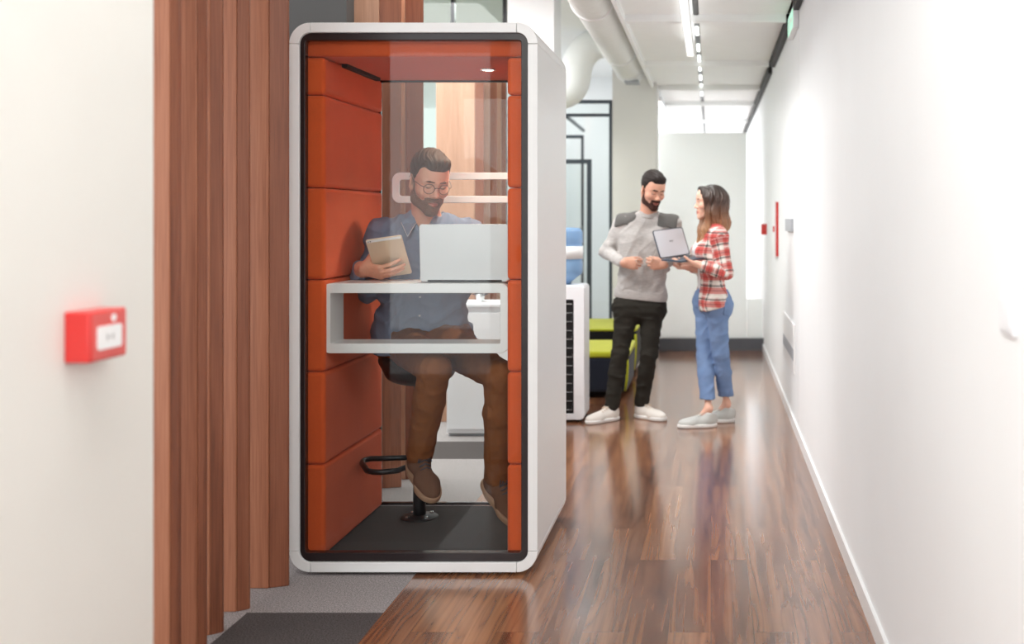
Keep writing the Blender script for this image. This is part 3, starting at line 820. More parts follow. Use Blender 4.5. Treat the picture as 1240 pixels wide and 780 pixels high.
# table
tx0, tx1, tz0, tz1 = XP(388, 4.412), XP(617.3, 4.412), ZP(428, 4.412), ZP(343.3, 4.412)
TZ = tz1
bm = BM(); ring(bm, rr(tx0, tx1, tz0, tz1, .042), rr(tx0 + .040, tx1 - .040, tz0 + .040, tz1 - .040, .004), 4.412, 4.575)
tb = obj('table', bm, M['booth_white'], B, bevel=.0022)
obj('table_top', box(BM(), xi0 + .012, xi1 - .012, 4.5755, 4.715, tz1 - .030, tz1), M['booth_white'], tb, bevel=.003)
for x in (bx0 + .12, bx1 - .12):
    for y in (by0 + .1, by1 - .1): obj('levelling_foot', lathe(BM(), [(.03, 0), (.03, .006), (.012, .008), (.012, bz0 + .002)], (x, y), 20), M['black_metal'], B)
bm = BM(); lathe(bm, [(.16, .0), (.165, .004), (.165, .011)], (-.93, 4.56), 40); obj('base_disc', bm, M['booth_white'], B, smooth=False)

# ------------------------------------------------------------------ bar stool
S = thing('bar_stool', 'black bar stool with low bucket seat and loop footrest inside the booth', 'stool', (XP(508, 4.96), 4.96, .063))
px_, py_ = XP(508, 4.96), 4.96
bm = BM(); lathe(bm, [(.084, .0625), (.085, .066), (.080, .070), (.034, .073), (.030, .078)], (px_, py_), 36)
bs = obj('base_flange', bm, M['black_metal'], S, smooth=True)
for k in range(4):
    a = PI/4 + k*PI/2; bm = BM(); lathe(bm, [(.009, .071), (.009, .077), (.006, .079)], (px_ + .062*math.cos(a), py_ + .062*math.sin(a)), 6); obj('bolt', bm, M['chrome'], bs)
bm = BM(); lathe(bm, [(.0285, .07), (.0285, .40), (.024, .402), (.024, .70)], (px_, py_), 24); obj('pole', bm, M['black_metal'], S, smooth=True)
zr = .345
lp = [(px_ - .005, py_ - .02), (px_ - .09, py_ - .035), (px_ - .21, py_ - .05), (px_ - .235, py_ - .09), (px_ - .215, py_ - .15), (px_ - .15, py_ - .285), (px_ - .12, py_ - .305), (px_ - .08, py_ - .31), (px_ - .02, py_ - .28), (px_ + .02, py_ - .15), (px_ + .012, py_ - .03)]
bm = BM(); tube(bm, [(x, y, zr) for x, y in lp], .0125, 10); lathe(bm, [(.034, zr - .03), (.034, zr + .03)], (px_, py_), 20); obj('footrest', bm, M['black_metal'], S, smooth=True)
F = Field(); sx, sy = XP(507, 4.90), 4.92
F.ell((sx, sy, .80), (.185, .175, .075), k=.03); F.ell((sx, sy, .735), (.150, .150, .055), k=.05)
F.ell((sx, sy, .98), (.16, .14, .135), k=.03, op='sub')
V, Q = F.mesh(.006); np_mesh('seat', V, Q, M['black_seat'], S)

# ------------------------------------------------------------------ laptop, tablet
lx0, lx1 = XP(508.5, 4.45), XP(616, 4.45); lw = lx1 - lx0; lh = .236
T = thing('laptop', 'open silver laptop on the booth table, its lid back towards the glass', 'laptop', ((lx0 + lx1) / 2, 4.58, TZ))
bm = BM(); prismz(bm, rr(lx0 - .004, lx1 - .004, 4.462, 4.705, .012), TZ + .003, TZ + .013); ba = obj('base', bm, M['alu'], T, bevel=.0015)
bm = BM(); box(bm, lx0 + .03, lx1 - .03, 4.49, 4.60, TZ + .0132, TZ + .0142); obj('keyboard', bm, M['alu_dark'], ba)
bm = BM(); box(bm, lx0 + .12, lx1 - .12, 4.615, 4.69, TZ + .0132, TZ + .0137); obj('trackpad', bm, M['alu'], ba)
bm = BM(); tube(bm, [(lx0 + .03, 4.461, TZ + .010), (lx1 - .03, 4.461, TZ + .010)], .006, 12); obj('hinge', bm, M['alu_dark'], T, smooth=True)
bm = BM(); prism(bm, rr(-lw/2, lw/2, 0, lh, .012), 0, .006)
place(bm, Matrix.Translation(((lx0 + lx1) / 2, 4.456, TZ + .008)) @ Matrix.Rotation(math.radians(5), 4, 'X')); ld = obj('lid', bm, M['alu'], T, bevel=.0012)
bm = BM(); prism(bm, rr(-lw/2 + .006, lw/2 - .006, .008, lh - .006, .008), .0061, .0066)
place(bm, Matrix.Translation(((lx0 + lx1) / 2, 4.456, TZ + .008)) @ Matrix.Rotation(math.radians(5), 4, 'X')); obj('screen', bm, M['screen'], ld)

TL, TR, BL, BR = P(437, 292, 4.475), P(481, 286.5, 4.495), P(461.5, 337, 4.625), P(504, 330, 4.645)
tx = nrm((TR - TL) + (BR - BL)); ty = (TL - BL) + (TR - BR); ty = nrm(ty - tx * (ty @ tx)); tn = np.cross(tx, ty)      # tn: out of the back
if tn[1] > 0: tn = -tn
tw = .5 * (np.linalg.norm(TR - TL) + np.linalg.norm(BR - BL)); tH = .5 * (np.linalg.norm(TL - BL) + np.linalg.norm(TR - BR)); tc_ = (TL + TR + BL + BR) / 4
TM = frame_matrix(tc_, tx, -tn, ty)
K = thing('tablet', 'champagne tablet held up by the seated man, back to the glass', 'tablet', tuple(tc_))
bm = BM(); prism(bm, rr(-tw/2, tw/2, -tH/2, tH/2, .010), 0, .0065); place(bm, TM); tbk = obj('back_shell', bm, M['gold'], K, bevel=.0022, seg=3)
bm = BM(); prism(bm, rr(-tw/2 + .002, tw/2 - .002, -tH/2 + .002, tH/2 - .002, .009), .0066, .0072); place(bm, TM); obj('screen', bm, M['screen'], K)
bm = BM(); prism(bm, rr(-tw/2 + .004, tw/2 - .004, tH/2 - .016, tH/2 - .003, .004), -.0004, .001); place(bm, TM); obj('antenna_strip', bm, M['label_white'], tbk)
for dx in (.010, .019):
    bm = BM(); prism(bm, [(-tw/2 + dx + .0028 * math.cos(a * PI / 8), tH/2 - .010 + .0028 * math.sin(a * PI / 8)) for a in range(16)], -.0012, .001); place(bm, TM); obj('camera_lens', bm, M['screen'], tbk)

# ------------------------------------------------------------------ fire call point on the cream wall
D0 = 2.0; cxw = XL
FC = thing('fire_call_point', 'red fire alarm call point on the cream wall', 'fire alarm', (cxw, 2.05, 1.23))
zc0, zc1 = ZP(440, 1.995), ZP(378, 1.995)
bm = BM(); box(bm, cxw, cxw + .048, 1.99, 2.115, zc0, zc1); obj('housing', bm, M['red'], FC, bevel=.004, seg=3)
bm = BM(); box(bm, cxw + .048, cxw + .0505, 1.995, 2.11, zc0 + .004, zc1 - .004); fp = obj('front_plate', bm, M['red_face'], FC, bevel=.001)
ym = 2.052; zm = (zc0 + zc1) / 2
bm = BM(); prism(bm, rr(ym - .042, ym + .040, zm - .026, zm + .018, .006), 0, .002); place(bm, Matrix(((0, 1, 0, cxw + .0505), (1, 0, 0, 0), (0, 0, 1, 0), (0, 0, 0, 1)))); obj('press_window', bm, M['label_white'], fp)
bm = BM(); prism(bm, [(ym + .014 + .0075 * math.cos(a * PI / 10), zm + .031 + .0075 * math.sin(a * PI / 10)) for a in range(20)], 0, .0012); place(bm, Matrix(((0, 1, 0, cxw + .0505), (1, 0, 0, 0), (0, 0, 1, 0), (0, 0, 0, 1)))); obj('symbol', bm, M['label_white'], fp)
bm = BM(); prism(bm, [(ym - .005, zm - .004), (ym - .012, zm + .003), (ym - .012, zm - .011)], 0, .0024); prism(bm, [(ym + .003, zm - .004), (ym + .010, zm + .003), (ym + .010, zm - .011)], 0, .0024); place(bm, Matrix(((0, 1, 0, cxw + .0505), (1, 0, 0, 0), (0, 0, 1, 0), (0, 0, 0, 1)))); obj('arrow_mark', bm, M['label_grey'], fp)

# ------------------------------------------------------------------ right wall fittings
def wallbox(name, label, cat, y0, y1, z0, z1, dp, m, bev=.003, root=True):
    o = obj(name, box(BM(), XR - dp, XR, y0, y1, z0, z1), m, None, bevel=bev)
    return tag(o, label, cat)
Sw = thing('light_switch', 'white double light switch on the near end of the right wall', 'light switch', (XR, 2.06, 1.26))
obj('plate', box(BM(), XR - .009, XR, 2.005, 2.095, ZP(406, 2.05), ZP(355, 2.05)), M['white_plastic'], Sw, bevel=.003)
for k in range(2): obj('rocker', box(BM(), XR - .013, XR - .0092, 2.014 + k * .037, 2.048 + k * .037, ZP(400, 2.05), ZP(361, 2.05)), M['white_plastic'], Sw, bevel=.002)
wp = wallbox('wall_panel', 'small grey control panel on the right wall above the white box', 'control panel', 7.45, 8.05 - .05, ZP(280, 7.75), ZP(265, 7.75), .02, M['grey_panel'])
wp.location.x = -.0; 
rc = wallbox('fire_call_point', 'small red fire alarm call point far down the right wall', 'fire alarm', 11.0, 11.13, 1.27, 1.38, .055, M['red'])
hc = thing('fire_hose_cabinet', 'white fire hose cabinet with red edge on the far right wall', 'fire cabinet', (XR, 9.3, 1.35))
obj('body', box(BM(), XR - .03, XR, 9.14, 9.62, ZP(312, 9.2), ZP(243, 9.2)), M['trim'], hc, bevel=.003)
obj('red_edge', box(BM(), XR - .020, XR, 9.10, 9.139, ZP(310, 9.2), ZP(245, 9.2)), M['red'], hc)
obj('latch', box(BM(), XR - .042, XR - .0305, 9.16, 9.22, ZP(281, 9.2), ZP(274, 9.2)), M['red'], hc)
wb = thing('wall_box', 'low white box with a grey band on the right wall past the doorway', 'wall box', (XR, 8.3, .5))
obj('body', box(BM(), XR - .012, XR, 7.29, 8.35, .38, .72), M['trim'], wb, bevel=.003)
obj('grey_band', box(BM(), XR - .0135, XR - .0122, 7.292, 8.345, .47, .55), M['grey_panel'], wb)
ES = thing('exit_sign', 'green and white exit sign box high on the right wall', 'exit sign', (XR, 7.25, 2.76))
obj('case', box(BM(), XR - .036, XR - .001, 7.0, 7.5, 2.685, 2.835), M['white_plastic'], ES, bevel=.004)
obj('sign_face', box(BM(), XR - .038, XR - .0365, 7.03, 7.47, 2.70, 2.82), M['exit'], ES)
bm = BM(); R90 = Matrix(((0, 0, -1, XR - .0382), (1, 0, 0, 7.25), (0, 1, 0, 2.76), (0, 0, 0, 1)))
prismz(bm, [(-.17, -.012), (-.05, -.012), (-.05, -.035), (-.01, 0), (-.05, .035), (-.05, .012), (-.17, .012)], 0, .0008); prismz(bm, [(.06, -.045), (.13, -.045), (.13, .045), (.06, .045)], 0, .0008); place(bm, R90); obj('pictogram', bm, M['label_white'], ES)
ct = BM()
for a, b_ in ((5.0, 6.95), (7.55, 9.6), (10.0, 18.0)): box(ct, XR - .04, XR - .003, a, b_, ZC - .07, ZC + .02)
tag(obj('cable_tray', ct, M['dark_slot'], None), 'dark cable tray running along the top of the right wall', 'cable tray')

# ------------------------------------------------------------------ lamps and ceiling services
def linear(name, label, x, y0, y1, z, w=.06, h=.05, e=6):
    t = thing(name, label, 'lamp', (x, (y0 + y1) / 2, z))
    obj('housing', box(BM(), x - w/2, x + w/2, y0, y1, z, z + h), M['white_plastic'], t, bevel=.004)
    obj('diffuser', box(BM(), x - w/2 + .006, x + w/2 - .006, y0 + .01, y1 - .01, z - .004, z - .0005), emit('lamp_diffuser', (1, 1, .97, 1), e), t)
    for y in (y0 + .2, y1 - .2): obj('hanger', tube(BM(), [(x, y, z + h), (x, y, ZC)], .003, 6), M['chrome'], t)
    return t
linear('pendant_lamp', 'white linear pendant lamp under the middle of the corridor ceiling', -.165, 6.3, 8.6, 2.74, e=.6)
linear('pendant_lamp', 'white linear lamp high beside the far white column', -.57, 11.75, 14.6, 2.72, e=1.2)
tr = thing('light_track', 'thin dark light track in the ceiling joint with small bright spots', 'light track', (-.105, 11, ZC))
obj('rail', box(BM(), -.122, -.088, 3.1, 17.9, ZC - .005, ZC + .05), M['alu_dark'], tr)
for y in (7.9, 8.7, 9.3, 9.9, 10.6, 11.3, 12.0): obj('spot', box(BM(), -.118, -.092, y, y + .35, ZC - .014, ZC - .0055), emit('spot_face', (.95, 1, .97, 1), 1.6), tr)
du = thing('air_duct', 'white spiral air duct running along the ceiling left of the corridor', 'duct', (-.80, 7, 2.95))
bm = BM(); tube(bm, [(-.82, y, 2.96) for y in np.linspace(3.2, 10.6, 40)], .15, 40); obj('pipe', bm, M['duct'], du, smooth=True)
bm = BM(); tube(bm, [(-.82, 10.61, 2.96), (-.82, 10.95, 2.96)], .156, 40); obj('end_collar', bm, M['trim'], du, smooth=False)
bm = BM(); box(bm, -.86, -.72, 10.66, 10.9, 2.79, 2.815); obj('grille', bm, M['grey_panel'], du)
for y in (5, 7.4, 9.6):
    bm = BM(); tube(bm, [(-.82 + .153 * math.cos(a), y, 2.96 + .153 * math.sin(a)) for a in np.linspace(0, 2*PI, 33)[:-1]], .008, 6, closed=True); obj('joint_band', bm, M['trim'], du, smooth=True)
pts = [P(768, 62, 10.9), P(748, 58, 10.95), P(730, 58, 11.0), P(716, 64, 11.0), P(706, 77, 11.0), P(702, 92, 11.0), P(699, 106, 11.0), P(690, 116, 11.0), P(668, 120, 11.0)]
from mathutils import geometry
def smooth_path(pts, n=6):
    pts = [np.asarray(p, float) for p in pts]; out = []
    for i in range(len(pts) - 1):
        p0, p1, p2, p3 = pts[max(i-1, 0)], pts[i], pts[i+1], pts[min(i+2, len(pts)-1)]
        for k in range(n):
            t = k / n; out.append(.5 * ((2*p1) + (-p0+p2)*t + (2*p0-5*p1+4*p2-p3)*t*t + (-p0+3*p1-3*p2+p3)*t**3))
    return out + [pts[-1]]
bm = BM(); tube(bm, smooth_path([p + np.array((0, -.3, 0)) for p in pts]), .155, 30); tag(obj('duct_elbow', bm, M['ceil'], None, smooth=True), 'wide white duct elbow bending down above the glazed office', 'duct')

# ------------------------------------------------------------------ water dispenser
WD = thing('water_dispenser', 'white water dispenser seen from behind, half hidden by the booth', 'water dispenser', (-1.06, 7.75, 0))
wx0, wx1 = -1.225, XP(707.5, 7.57); wz = ZP(346, 7.57)
bm = BM(); prism(bm, rr(wx0, wx1, .02, wz, .03), 7.60, 7.90); obj('body', bm, M['white_plastic'], WD, bevel=.012, seg=3)
bm = BM(); ring(bm, rr(wx0, wx1, .02, wz, .03), rr(wx0 + .045, wx1 - .075, .06, wz - .10, .01), 7.57, 7.599); obj('back_frame', bm, M['white_plastic'], WD, bevel=.004)
bm = BM(); box(bm, wx0 + .046, wx1 - .076, 7.592, 7.5985, .061, wz - .101); obj('back_recess', bm, M['dark_slot'], WD)
bm = BM(); za, zb = .09, wz - .13; n = 13; path = []
for i in range(n):
    z = za + (zb - za) * i / (n - 1); xs = (wx0 + .06, wx1 - .088); xs = xs if i % 2 == 0 else xs[::-1]
    path += [(xs[0], 7.578, z), (xs[1], 7.578, z)]
tube(bm, path, .0045, 6); obj('condenser_coil', bm, M['chrome'], WD, smooth=True)
bm = BM()
for x in np.linspace(wx0 + .055, wx1 - .085, 14): tube(bm, [(x, 7.584, .075), (x, 7.584, wz - .11)], .0018, 5)
obj('condenser_wires', bm, M['black_metal'], WD)
for x in (wx0 + .04, wx1 - .04):
    for y in (7.64, 7.86): obj('foot', lathe(BM(), [(.018, 0), (.018, .021)], (x, y), 12), M['black_metal'], WD)
bxm = (wx0 + wx1) / 2
bm = BM(); lathe(bm, [(.05, wz - .002), (.055, wz + .02), (.09, wz + .045), (.132, wz + .08), (.135, wz + .10), (.135, wz + .16), (.130, wz + .17), (.135, wz + .18), (.135, wz + .28), (.130, wz + .29), (.135, wz + .30), (.133, wz + .38), (.115, wz + .405), (.03, wz + .41)], (bxm, 7.74), 40)
WB = thing('water_bottle', 'big blue water bottle upside down on the white dispenser', 'water bottle', (bxm, 7.74, wz))
obj('bottle', bm, M['bottle'], WB, smooth=True)
bm = BM(); lathe(bm, [(.1365, wz + .185), (.1368, wz + .275)], (bxm, 7.74), 40); obj('paper_label', bm, M['label_white'], WB, smooth=True)

# ------------------------------------------------------------------ white cabinet with pot and vase
CB = thing('white_cabinet', 'low white cabinet on the carpet behind the booth', 'cabinet', (-1.5, 7.3, 0))
cx0 = XP(540, 7.08); cz = .878
obj('body', box(BM(), cx0, -1.24, 7.10, 7.44, .02, cz - .022), M['white_plastic'], CB, bevel=.002)
obj('top', box(BM(), cx0 - .005, -1.235, 7.075, 7.445, cz - .021, cz), M['white_plastic'], CB, bevel=.003)
for k in range(1):
    d = obj('door', box(BM(), cx0 + .012, -1.25, 7.082, 7.0995, .05, cz - .06), M['white_plastic'], CB, bevel=.002)
    obj('handle', box(BM(), -1.33, -1.27, 7.066, 7.0815, cz - .12, cz - .11), M['chrome'], d)
obj('plinth', box(BM(), cx0 + .01, -1.25, 7.12, 7.43, 0, .019), M['grey_panel'], CB)
VX = XP(560, 7.25); vz = cz
bm = BM(); lathe(bm, [(.030, vz), (.033, vz + .002), (.042, vz + .12), (.040, vz + .12), (.031, vz + .01)], (VX, 7.25), 28)
tag(obj('paper_cup', bm, M['label_white'], None, smooth=True), 'tall white cup on the cabinet behind the booth', 'cup')
PXx = XP(581.5, 7.25)
PL = thing('potted_plant', 'small dark plant in a white pot on the cabinet', 'plant', (PXx, 7.25, vz))
bm = BM(); lathe(bm, [(.022, vz), (.024, vz + .002), (.032, vz + .055), (.029, vz + .055), (.027, vz + .045)], (PXx, 7.25), 24); obj('pot', bm, M['label_white'], PL, smooth=True)
bm = BM(); rs = random.Random(4)
for k in range(26):
    a = rs.uniform(0, 2*PI); e = rs.uniform(.2, 1.2); l = rs.uniform(.05, .09)
    p0 = Vector((PXx, 7.25, vz + .04)); d = Vector((math.cos(a) * math.cos(e), math.sin(a) * math.cos(e), math.sin(e))); s_ = d.cross(Vector((0, 0, 1))).normalized() * .010
    p1 = p0 + d * l * .6; p2 = p0 + d * l + Vector((0, 0, -.012))
    v = [bm.verts.new(q) for q in (p0, p1 - s_, p2, p1 + s_)]; bm.faces.new(v)
obj('leaves', bm, M['soil'], PL)

# ------------------------------------------------------------------ lime and navy ottomans
def ottoman(label, x0, x1, y0, y1, h, mf, ms, ct=.05):
    t = thing('ottoman', label, 'ottoman', ((x0 + x1) / 2, (y0 + y1) / 2, 0), 'lime topped ottomans')
    c = .035
    bm = BM(); prismz(bm, rr(x0, x1, y0, y1, .06), .05, h - ct); o = obj('body', bm, mf, t, bevel=.02, seg=3)
    for v in o.data.vertices:
        if v.co.z < .2:
            v.co.x = (x0 + x1) / 2 + (v.co.x - (x0 + x1) / 2) * .965; v.co.y = (y0 + y1) / 2 + (v.co.y - (y0 + y1) / 2) * .965
    bm = BM(); prismz(bm, rr(x0 - .004, x1 + .004, y0 - .004, y1 + .004, .062), h - ct + .0001, h); obj('top_cushion', bm, M['yellow'], t, bevel=ct * .36, seg=4)
    bm = BM(); tube(bm, [(x1 - .012, y0 + .012, h - .05), (x1 - .008, y0 + .012, h * .7), (x1 - .014, y0 + .016, h * .4), (x1 - .028, y0 + .026, .06)], .011, 8); obj('piping', bm, M['yellow'], t, smooth=True)
    for sx in (x0 + .1, x1 - .1):
        for sy in (y0 + .1, y1 - .1):
            bm = BM(); lathe(bm, [(.022, 0), (.022, .052)], (sx, sy), 14); obj('foot', bm, M['black_metal'], t)
    return t
ottoman('lime topped navy ottoman on the planks right behind the standing man', -1.55, XP(761, 8.57), 8.57, 9.42, .375, M['navy'], M['navy'])
ottoman('lime topped black ottoman farther back, between the man legs', -1.60, XP(771, 9.75), 9.75, 10.75, .435, M['blackfab'], M['blackfab'], .022)
# ------------------------------------------------------------------ materials for people
def skin_mat(name):
    m, t, b = nt(name); a = node(t, 'ShaderNodeAttribute'); a.attribute_name = 'Col'
    n = noise(t, coords(t), 90, 3)
    L(t, mixc(t, 1.0, a.outputs['Color'], ramp(t, n, [(.3, (.94, .94, .94, 1)), (.7, (1.04, 1.03, 1.03, 1))]), 'MULTIPLY'), b.inputs['Base Color'])
    b.inputs['Roughness'].default_value = .5; b.inputs['Subsurface Weight'].default_value = .12
    b.inputs['Subsurface Radius'].default_value = (.012, .004, .002); b.inputs['Subsurface Scale'].default_value = .6
    b.inputs['Specular IOR Level'].default_value = .35; return m
M['skin'] = skin_mat('skin')
def hair_mat(name, lo, hi, scale=(260, 260, 26)):
    m, t, b = nt(name); n = noise(t, coords(t, scale), 1.0, 3)
    L(t, ramp(t, n, [(.3, lo), (.7, hi)]), b.inputs['Base Color']); b.inputs['Roughness'].default_value = .6
    b.inputs['Specular IOR Level'].default_value = .22; bump(t, b, n, .5, .002); return m
M['hair_brown'] = hair_mat('brown_hair', rgb(44, 31, 25), rgb(92, 66, 50))
M['hair_black'] = hair_mat('black_hair', rgb(22, 18, 17), rgb(52, 42, 38))
M['beard_brown'] = hair_mat('brown_beard', rgb(92, 64, 50), rgb(140, 104, 82), (500, 500, 200))
M['beard_black'] = hair_mat('black_beard', rgb(30, 20, 18), rgb(84, 52, 42), (500, 500, 200))
def ombre():
    m, t, b = nt('ombre_hair'); n = noise(t, coords(t, (210, 210, 10)), 1.0, 3)
    sp = node(t, 'ShaderNodeSeparateXYZ'); tc = node(t, 'ShaderNodeTexCoord'); L(t, tc.outputs['Object'], sp.inputs[0])
    mr = node(t, 'ShaderNodeMapRange'); mr.inputs['From Min'].default_value = 1.66; mr.inputs['From Max'].default_value = 1.36
    L(t, mathn(t, 'ADD', sp.outputs[2], mathn(t, 'MULTIPLY', mathn(t, 'SUBTRACT', n, .5), .14)), mr.inputs['Value'])
    d = ramp(t, mr.outputs[0], [(0, rgb(40, 28, 23)), (.4, rgb(74, 48, 36)), (.75, rgb(138, 93, 64)), (1, rgb(176, 128, 90))])
    g = ramp(t, n, [(.3, (.62, .62, .62, 1)), (.7, (1.2, 1.2, 1.2, 1))])
    L(t, mixc(t, 1.0, d, g, 'MULTIPLY'), b.inputs['Base Color']); b.inputs['Roughness'].default_value = .4
    bump(t, b, n, .5, .003); return m
M['ombre'] = ombre()
def denim(name, c, c2, sc_=420):
    m, t, b = nt(name); v = coords(t); n = noise(t, v, sc_, 2); n2 = noise(t, v, 9, 4)
    L(t, mixc(t, mathn(t, 'MULTIPLY', n2, .9), ramp(t, n, [(.35, tuple(x * .85 for x in c[:3]) + (1,)), (.65, c)]), c2), b.inputs['Base Color'])
    b.inputs['Roughness'].default_value = .9; b.inputs['Specular IOR Level'].default_value = .2; bump(t, b, n, .25, .001); return m
M['chambray'] = denim('blue_chambray', rgb(116, 128, 152), rgb(142, 152, 170))
M['tan_trouser'] = denim('rust_cotton', rgb(116, 69, 40), rgb(136, 84, 48))
M['jeans'] = denim('light_jeans', rgb(104, 130, 172), rgb(136, 160, 196))
M['dark_trouser'] = denim('dark_olive_cotton', rgb(40, 38, 34), rgb(52, 49, 43))
M['suede'] = denim('brown_suede', rgb(92, 64, 50), rgb(116, 82, 64), 200)
M['shoe_sole_brown'] = plain('tan_sole', rgb(156, 122, 96), .7)
M['lace_dark'] = plain('dark_lace', rgb(60, 62, 72), .8)
M['shoe_white'] = plain('white_leather', rgb(228, 222, 214), .5, var=.03)
M['lace_beige'] = plain('beige_lace', rgb(214, 196, 176), .8)
M['shoe_grey'] = plain('pale_grey_leather', rgb(196, 198, 194), .6, var=.03)
M['sole_white'] = plain('white_rubber', rgb(236, 234, 230), .6)
M['tee'] = fabric('white_jersey', rgb(238, 234, 234), .03, 600)
M['sock'] = fabric('navy_sock', rgb(44, 48, 62), .1, 600)
M['patch'] = fabric('charcoal_quilt', rgb(96, 94, 92), .2, 500)
M['piping'] = plain('pale_piping', rgb(206, 206, 210), .8)
M['brow_brown'] = hair_mat('brow_brown', rgb(84, 58, 46), rgb(116, 84, 66), (500, 500, 300))
M['eye_white'] = plain('eye_white', rgb(226, 218, 212), .25)
M['iris'] = plain('dark_iris', rgb(52, 36, 28), .15)
M['specs'] = plain('brown_spectacle_frame', rgb(66, 46, 42), .3)
M['specs_clear'] = plain('clear_spectacle_frame', rgb(222, 216, 206), .2)
M['lens'] = glass('spectacle_lens', refl=.7)
def knit():
    m, t, b = nt('grey_melange_knit'); n = noise(t, coords(t, (30, 30, 190)), 1.0, 4, .7); n2 = noise(t, coords(t), 320, 2)
    L(t, ramp(t, mathn(t, 'ADD', mathn(t, 'MULTIPLY', n, .7), mathn(t, 'MULTIPLY', n2, .3)), [(.3, rgb(158, 153, 150)), (.55, rgb(184, 180, 177)), (.75, rgb(204, 200, 197))]), b.inputs['Base Color'])
    b.inputs['Roughness'].default_value = .95; b.inputs['Specular IOR Level'].default_value = .1
    b.inputs['Sheen Weight'].default_value = .2; bump(t, b, n2, .4, .002); return m
M['knit'] = knit()
def plaid():
    m, t, b = nt('red_plaid_flannel'); a = node(t, 'ShaderNodeAttribute'); a.attribute_name = 'weave'
    sp = node(t, 'ShaderNodeSeparateXYZ'); L(t, a.outputs['Vector'], sp.inputs[0])
    def band(x, period, lo, hi, off=0.0):
        f = mathn(t, 'FRACT', mathn(t, 'ADD', mathn(t, 'DIVIDE', x, period), 10.0 + off))
        s1 = node(t, 'ShaderNodeMapRange', interpolation_type='SMOOTHSTEP'); s1.inputs['From Min'].default_value = lo - .03; s1.inputs['From Max'].default_value = lo + .03
        s2 = node(t, 'ShaderNodeMapRange', interpolation_type='SMOOTHSTEP'); s2.inputs['From Min'].default_value = hi + .03; s2.inputs['From Max'].default_value = hi - .03
        L(t, f, s1.inputs[0]); L(t, f, s2.inputs[0]); return mathn(t, 'MULTIPLY', s1.outputs[0], s2.outputs[0])
    u, v = sp.outputs[0], sp.outputs[1]; p = .092
    col = rgb(226, 216, 206)
    for x in (u, v):
        col = mixc(t, mathn(t, 'MULTIPLY', band(x, p, .06, .52), .66), col, rgb(196, 50, 46))
        col = mixc(t, mathn(t, 'MULTIPLY', band(x, p, .58, .70), .72), col, rgb(44, 44, 52))
        col = mixc(t, mathn(t, 'MULTIPLY', band(x, p, .26, .31), .55), col, rgb(60, 34, 40))
        col = mixc(t, mathn(t, 'MULTIPLY', band(x, p, .80, .92), .5), col, rgb(242, 238, 232))
    n = noise(t, coords(t), 420, 2)
    L(t, mixc(t, 1.0, col, ramp(t, n, [(.3, (.88,) * 3 + (1,)), (.7, (1.06,) * 3 + (1,))]), 'MULTIPLY'), b.inputs['Base Color'])
    b.inputs['Roughness'].default_value = .95; b.inputs['Specular IOR Level'].default_value = .15; bump(t, b, n, .3, .002); return m
M['plaid'] = plaid()

def body(name, label, J, b, vox, hands, head, base, lip, tight=.80, closed=.5, sex='m', arms_bare=None):
    """whole figure as one surface: head, trunk, limbs, hands and feet"""
    o, R, s = head
    F = Field(); Jn = J
    bb = dict(b); bb['t'] = b['t'] * tight; bb['bust'] = False
    add_torso(F, J, bb, -.004); add_legs(F, J, bb, -.006, ra=.036)
    for sd in ('l', 'r'):
        F.cap(J['an_'+sd], J['an_'+sd] + J['foot_'+sd] * .045 - np.array((0, 0, .045)), .030, .022, k=.03)
    nk = J['neck']; u, l, f = torso_frame(J)
    top = o + R @ (np.array((0, .022, -.055)) * s)
    F.cap(nk - u*.05, top, .062 * (1 if sex == 'm' else .82) * s, .058 * (1 if sex == 'm' else .80) * s, k=.035)
    add_head(F, o, R, s, sex, closed)
    for h in hands: hand(F, **h)
    V, Q = F.mesh(vox); C = skin_col(V, o, R, s, base, lip)
    me = np_mesh(name, V, Q, M['skin'], None, col=C)
    return tag(me, label, 'person')
def garment(name, F, vox, m, par, wr=None, uv=None, cuts=(), margin=.012, sm=1):
    for pt, n in cuts: F.halfspace(pt, n)
    if wr: F.fn(wr, 'disp')
    V, Q = F.mesh(vox, margin=margin)
    U = cap_uv(F, V, *uv) if uv else None
    return np_mesh(name, V, Q, m, par, uv=U, smooth_iter=sm)
def plate(name, pts, m, par, th=.003):
    bm = BM(); v = [bm.verts.new(tuple(p)) for p in pts]; bm.faces.new(v)
    o = obj(name, bm, m, par); s = o.modifiers.new('thick', 'SOLIDIFY'); s.thickness = th; s.offset = 0; return o
def spectacles(par, o, R, s, m, name='spectacles', rad=.0225, zoff=-.004, ps=None):
    t = None
    W = lambda p: o + R @ (np.asarray(p, float) * s)
    bm = BM()
    for q in (-1, 1):
        c = np.array((q*.0325, -.104, zoff))
        pts = [W(c + np.array((rad * math.cos(a), .006 * abs(math.cos(a)) * (1 if q * math.cos(a) > 0 else 0), rad * .93 * math.sin(a)))) for a in np.linspace(0, 2*PI, 29)[:-1]]
        tube(bm, pts, .0013 * s, 6, closed=True)
    tube(bm, [W((-.0105, -.104, zoff + .003)), W((-.004, -.1085, zoff + .007)), W((.004, -.1085, zoff + .007)), W((.0105, -.104, zoff + .003))], .0013 * s, 6)
    fo = obj(name, bm, m, par, smooth=True)
    for q in (-1, 1):
        bm = BM(); tube(bm, [W((q*.0545, -.098, zoff + .006)), W((q*.066, -.090, zoff + .009)), W((q*.080, -.03, zoff + .012)), W((q*.077, .012, .018)), W((q*.077, .035, .0))], .0014 * s, 6); obj('temple', bm, m, fo, smooth=True)
        bm = BM(); c = np.array((q*.0325, -.1035, zoff))
        v = [bm.verts.new(tuple(W(c + np.array((rad * math.cos(a), 0, rad * .93 * math.sin(a)))))) for a in np.linspace(0, 2*PI, 25)[:-1]]; bm.faces.new(v)
        obj('lens', bm, M['lens'], fo)
    return fo

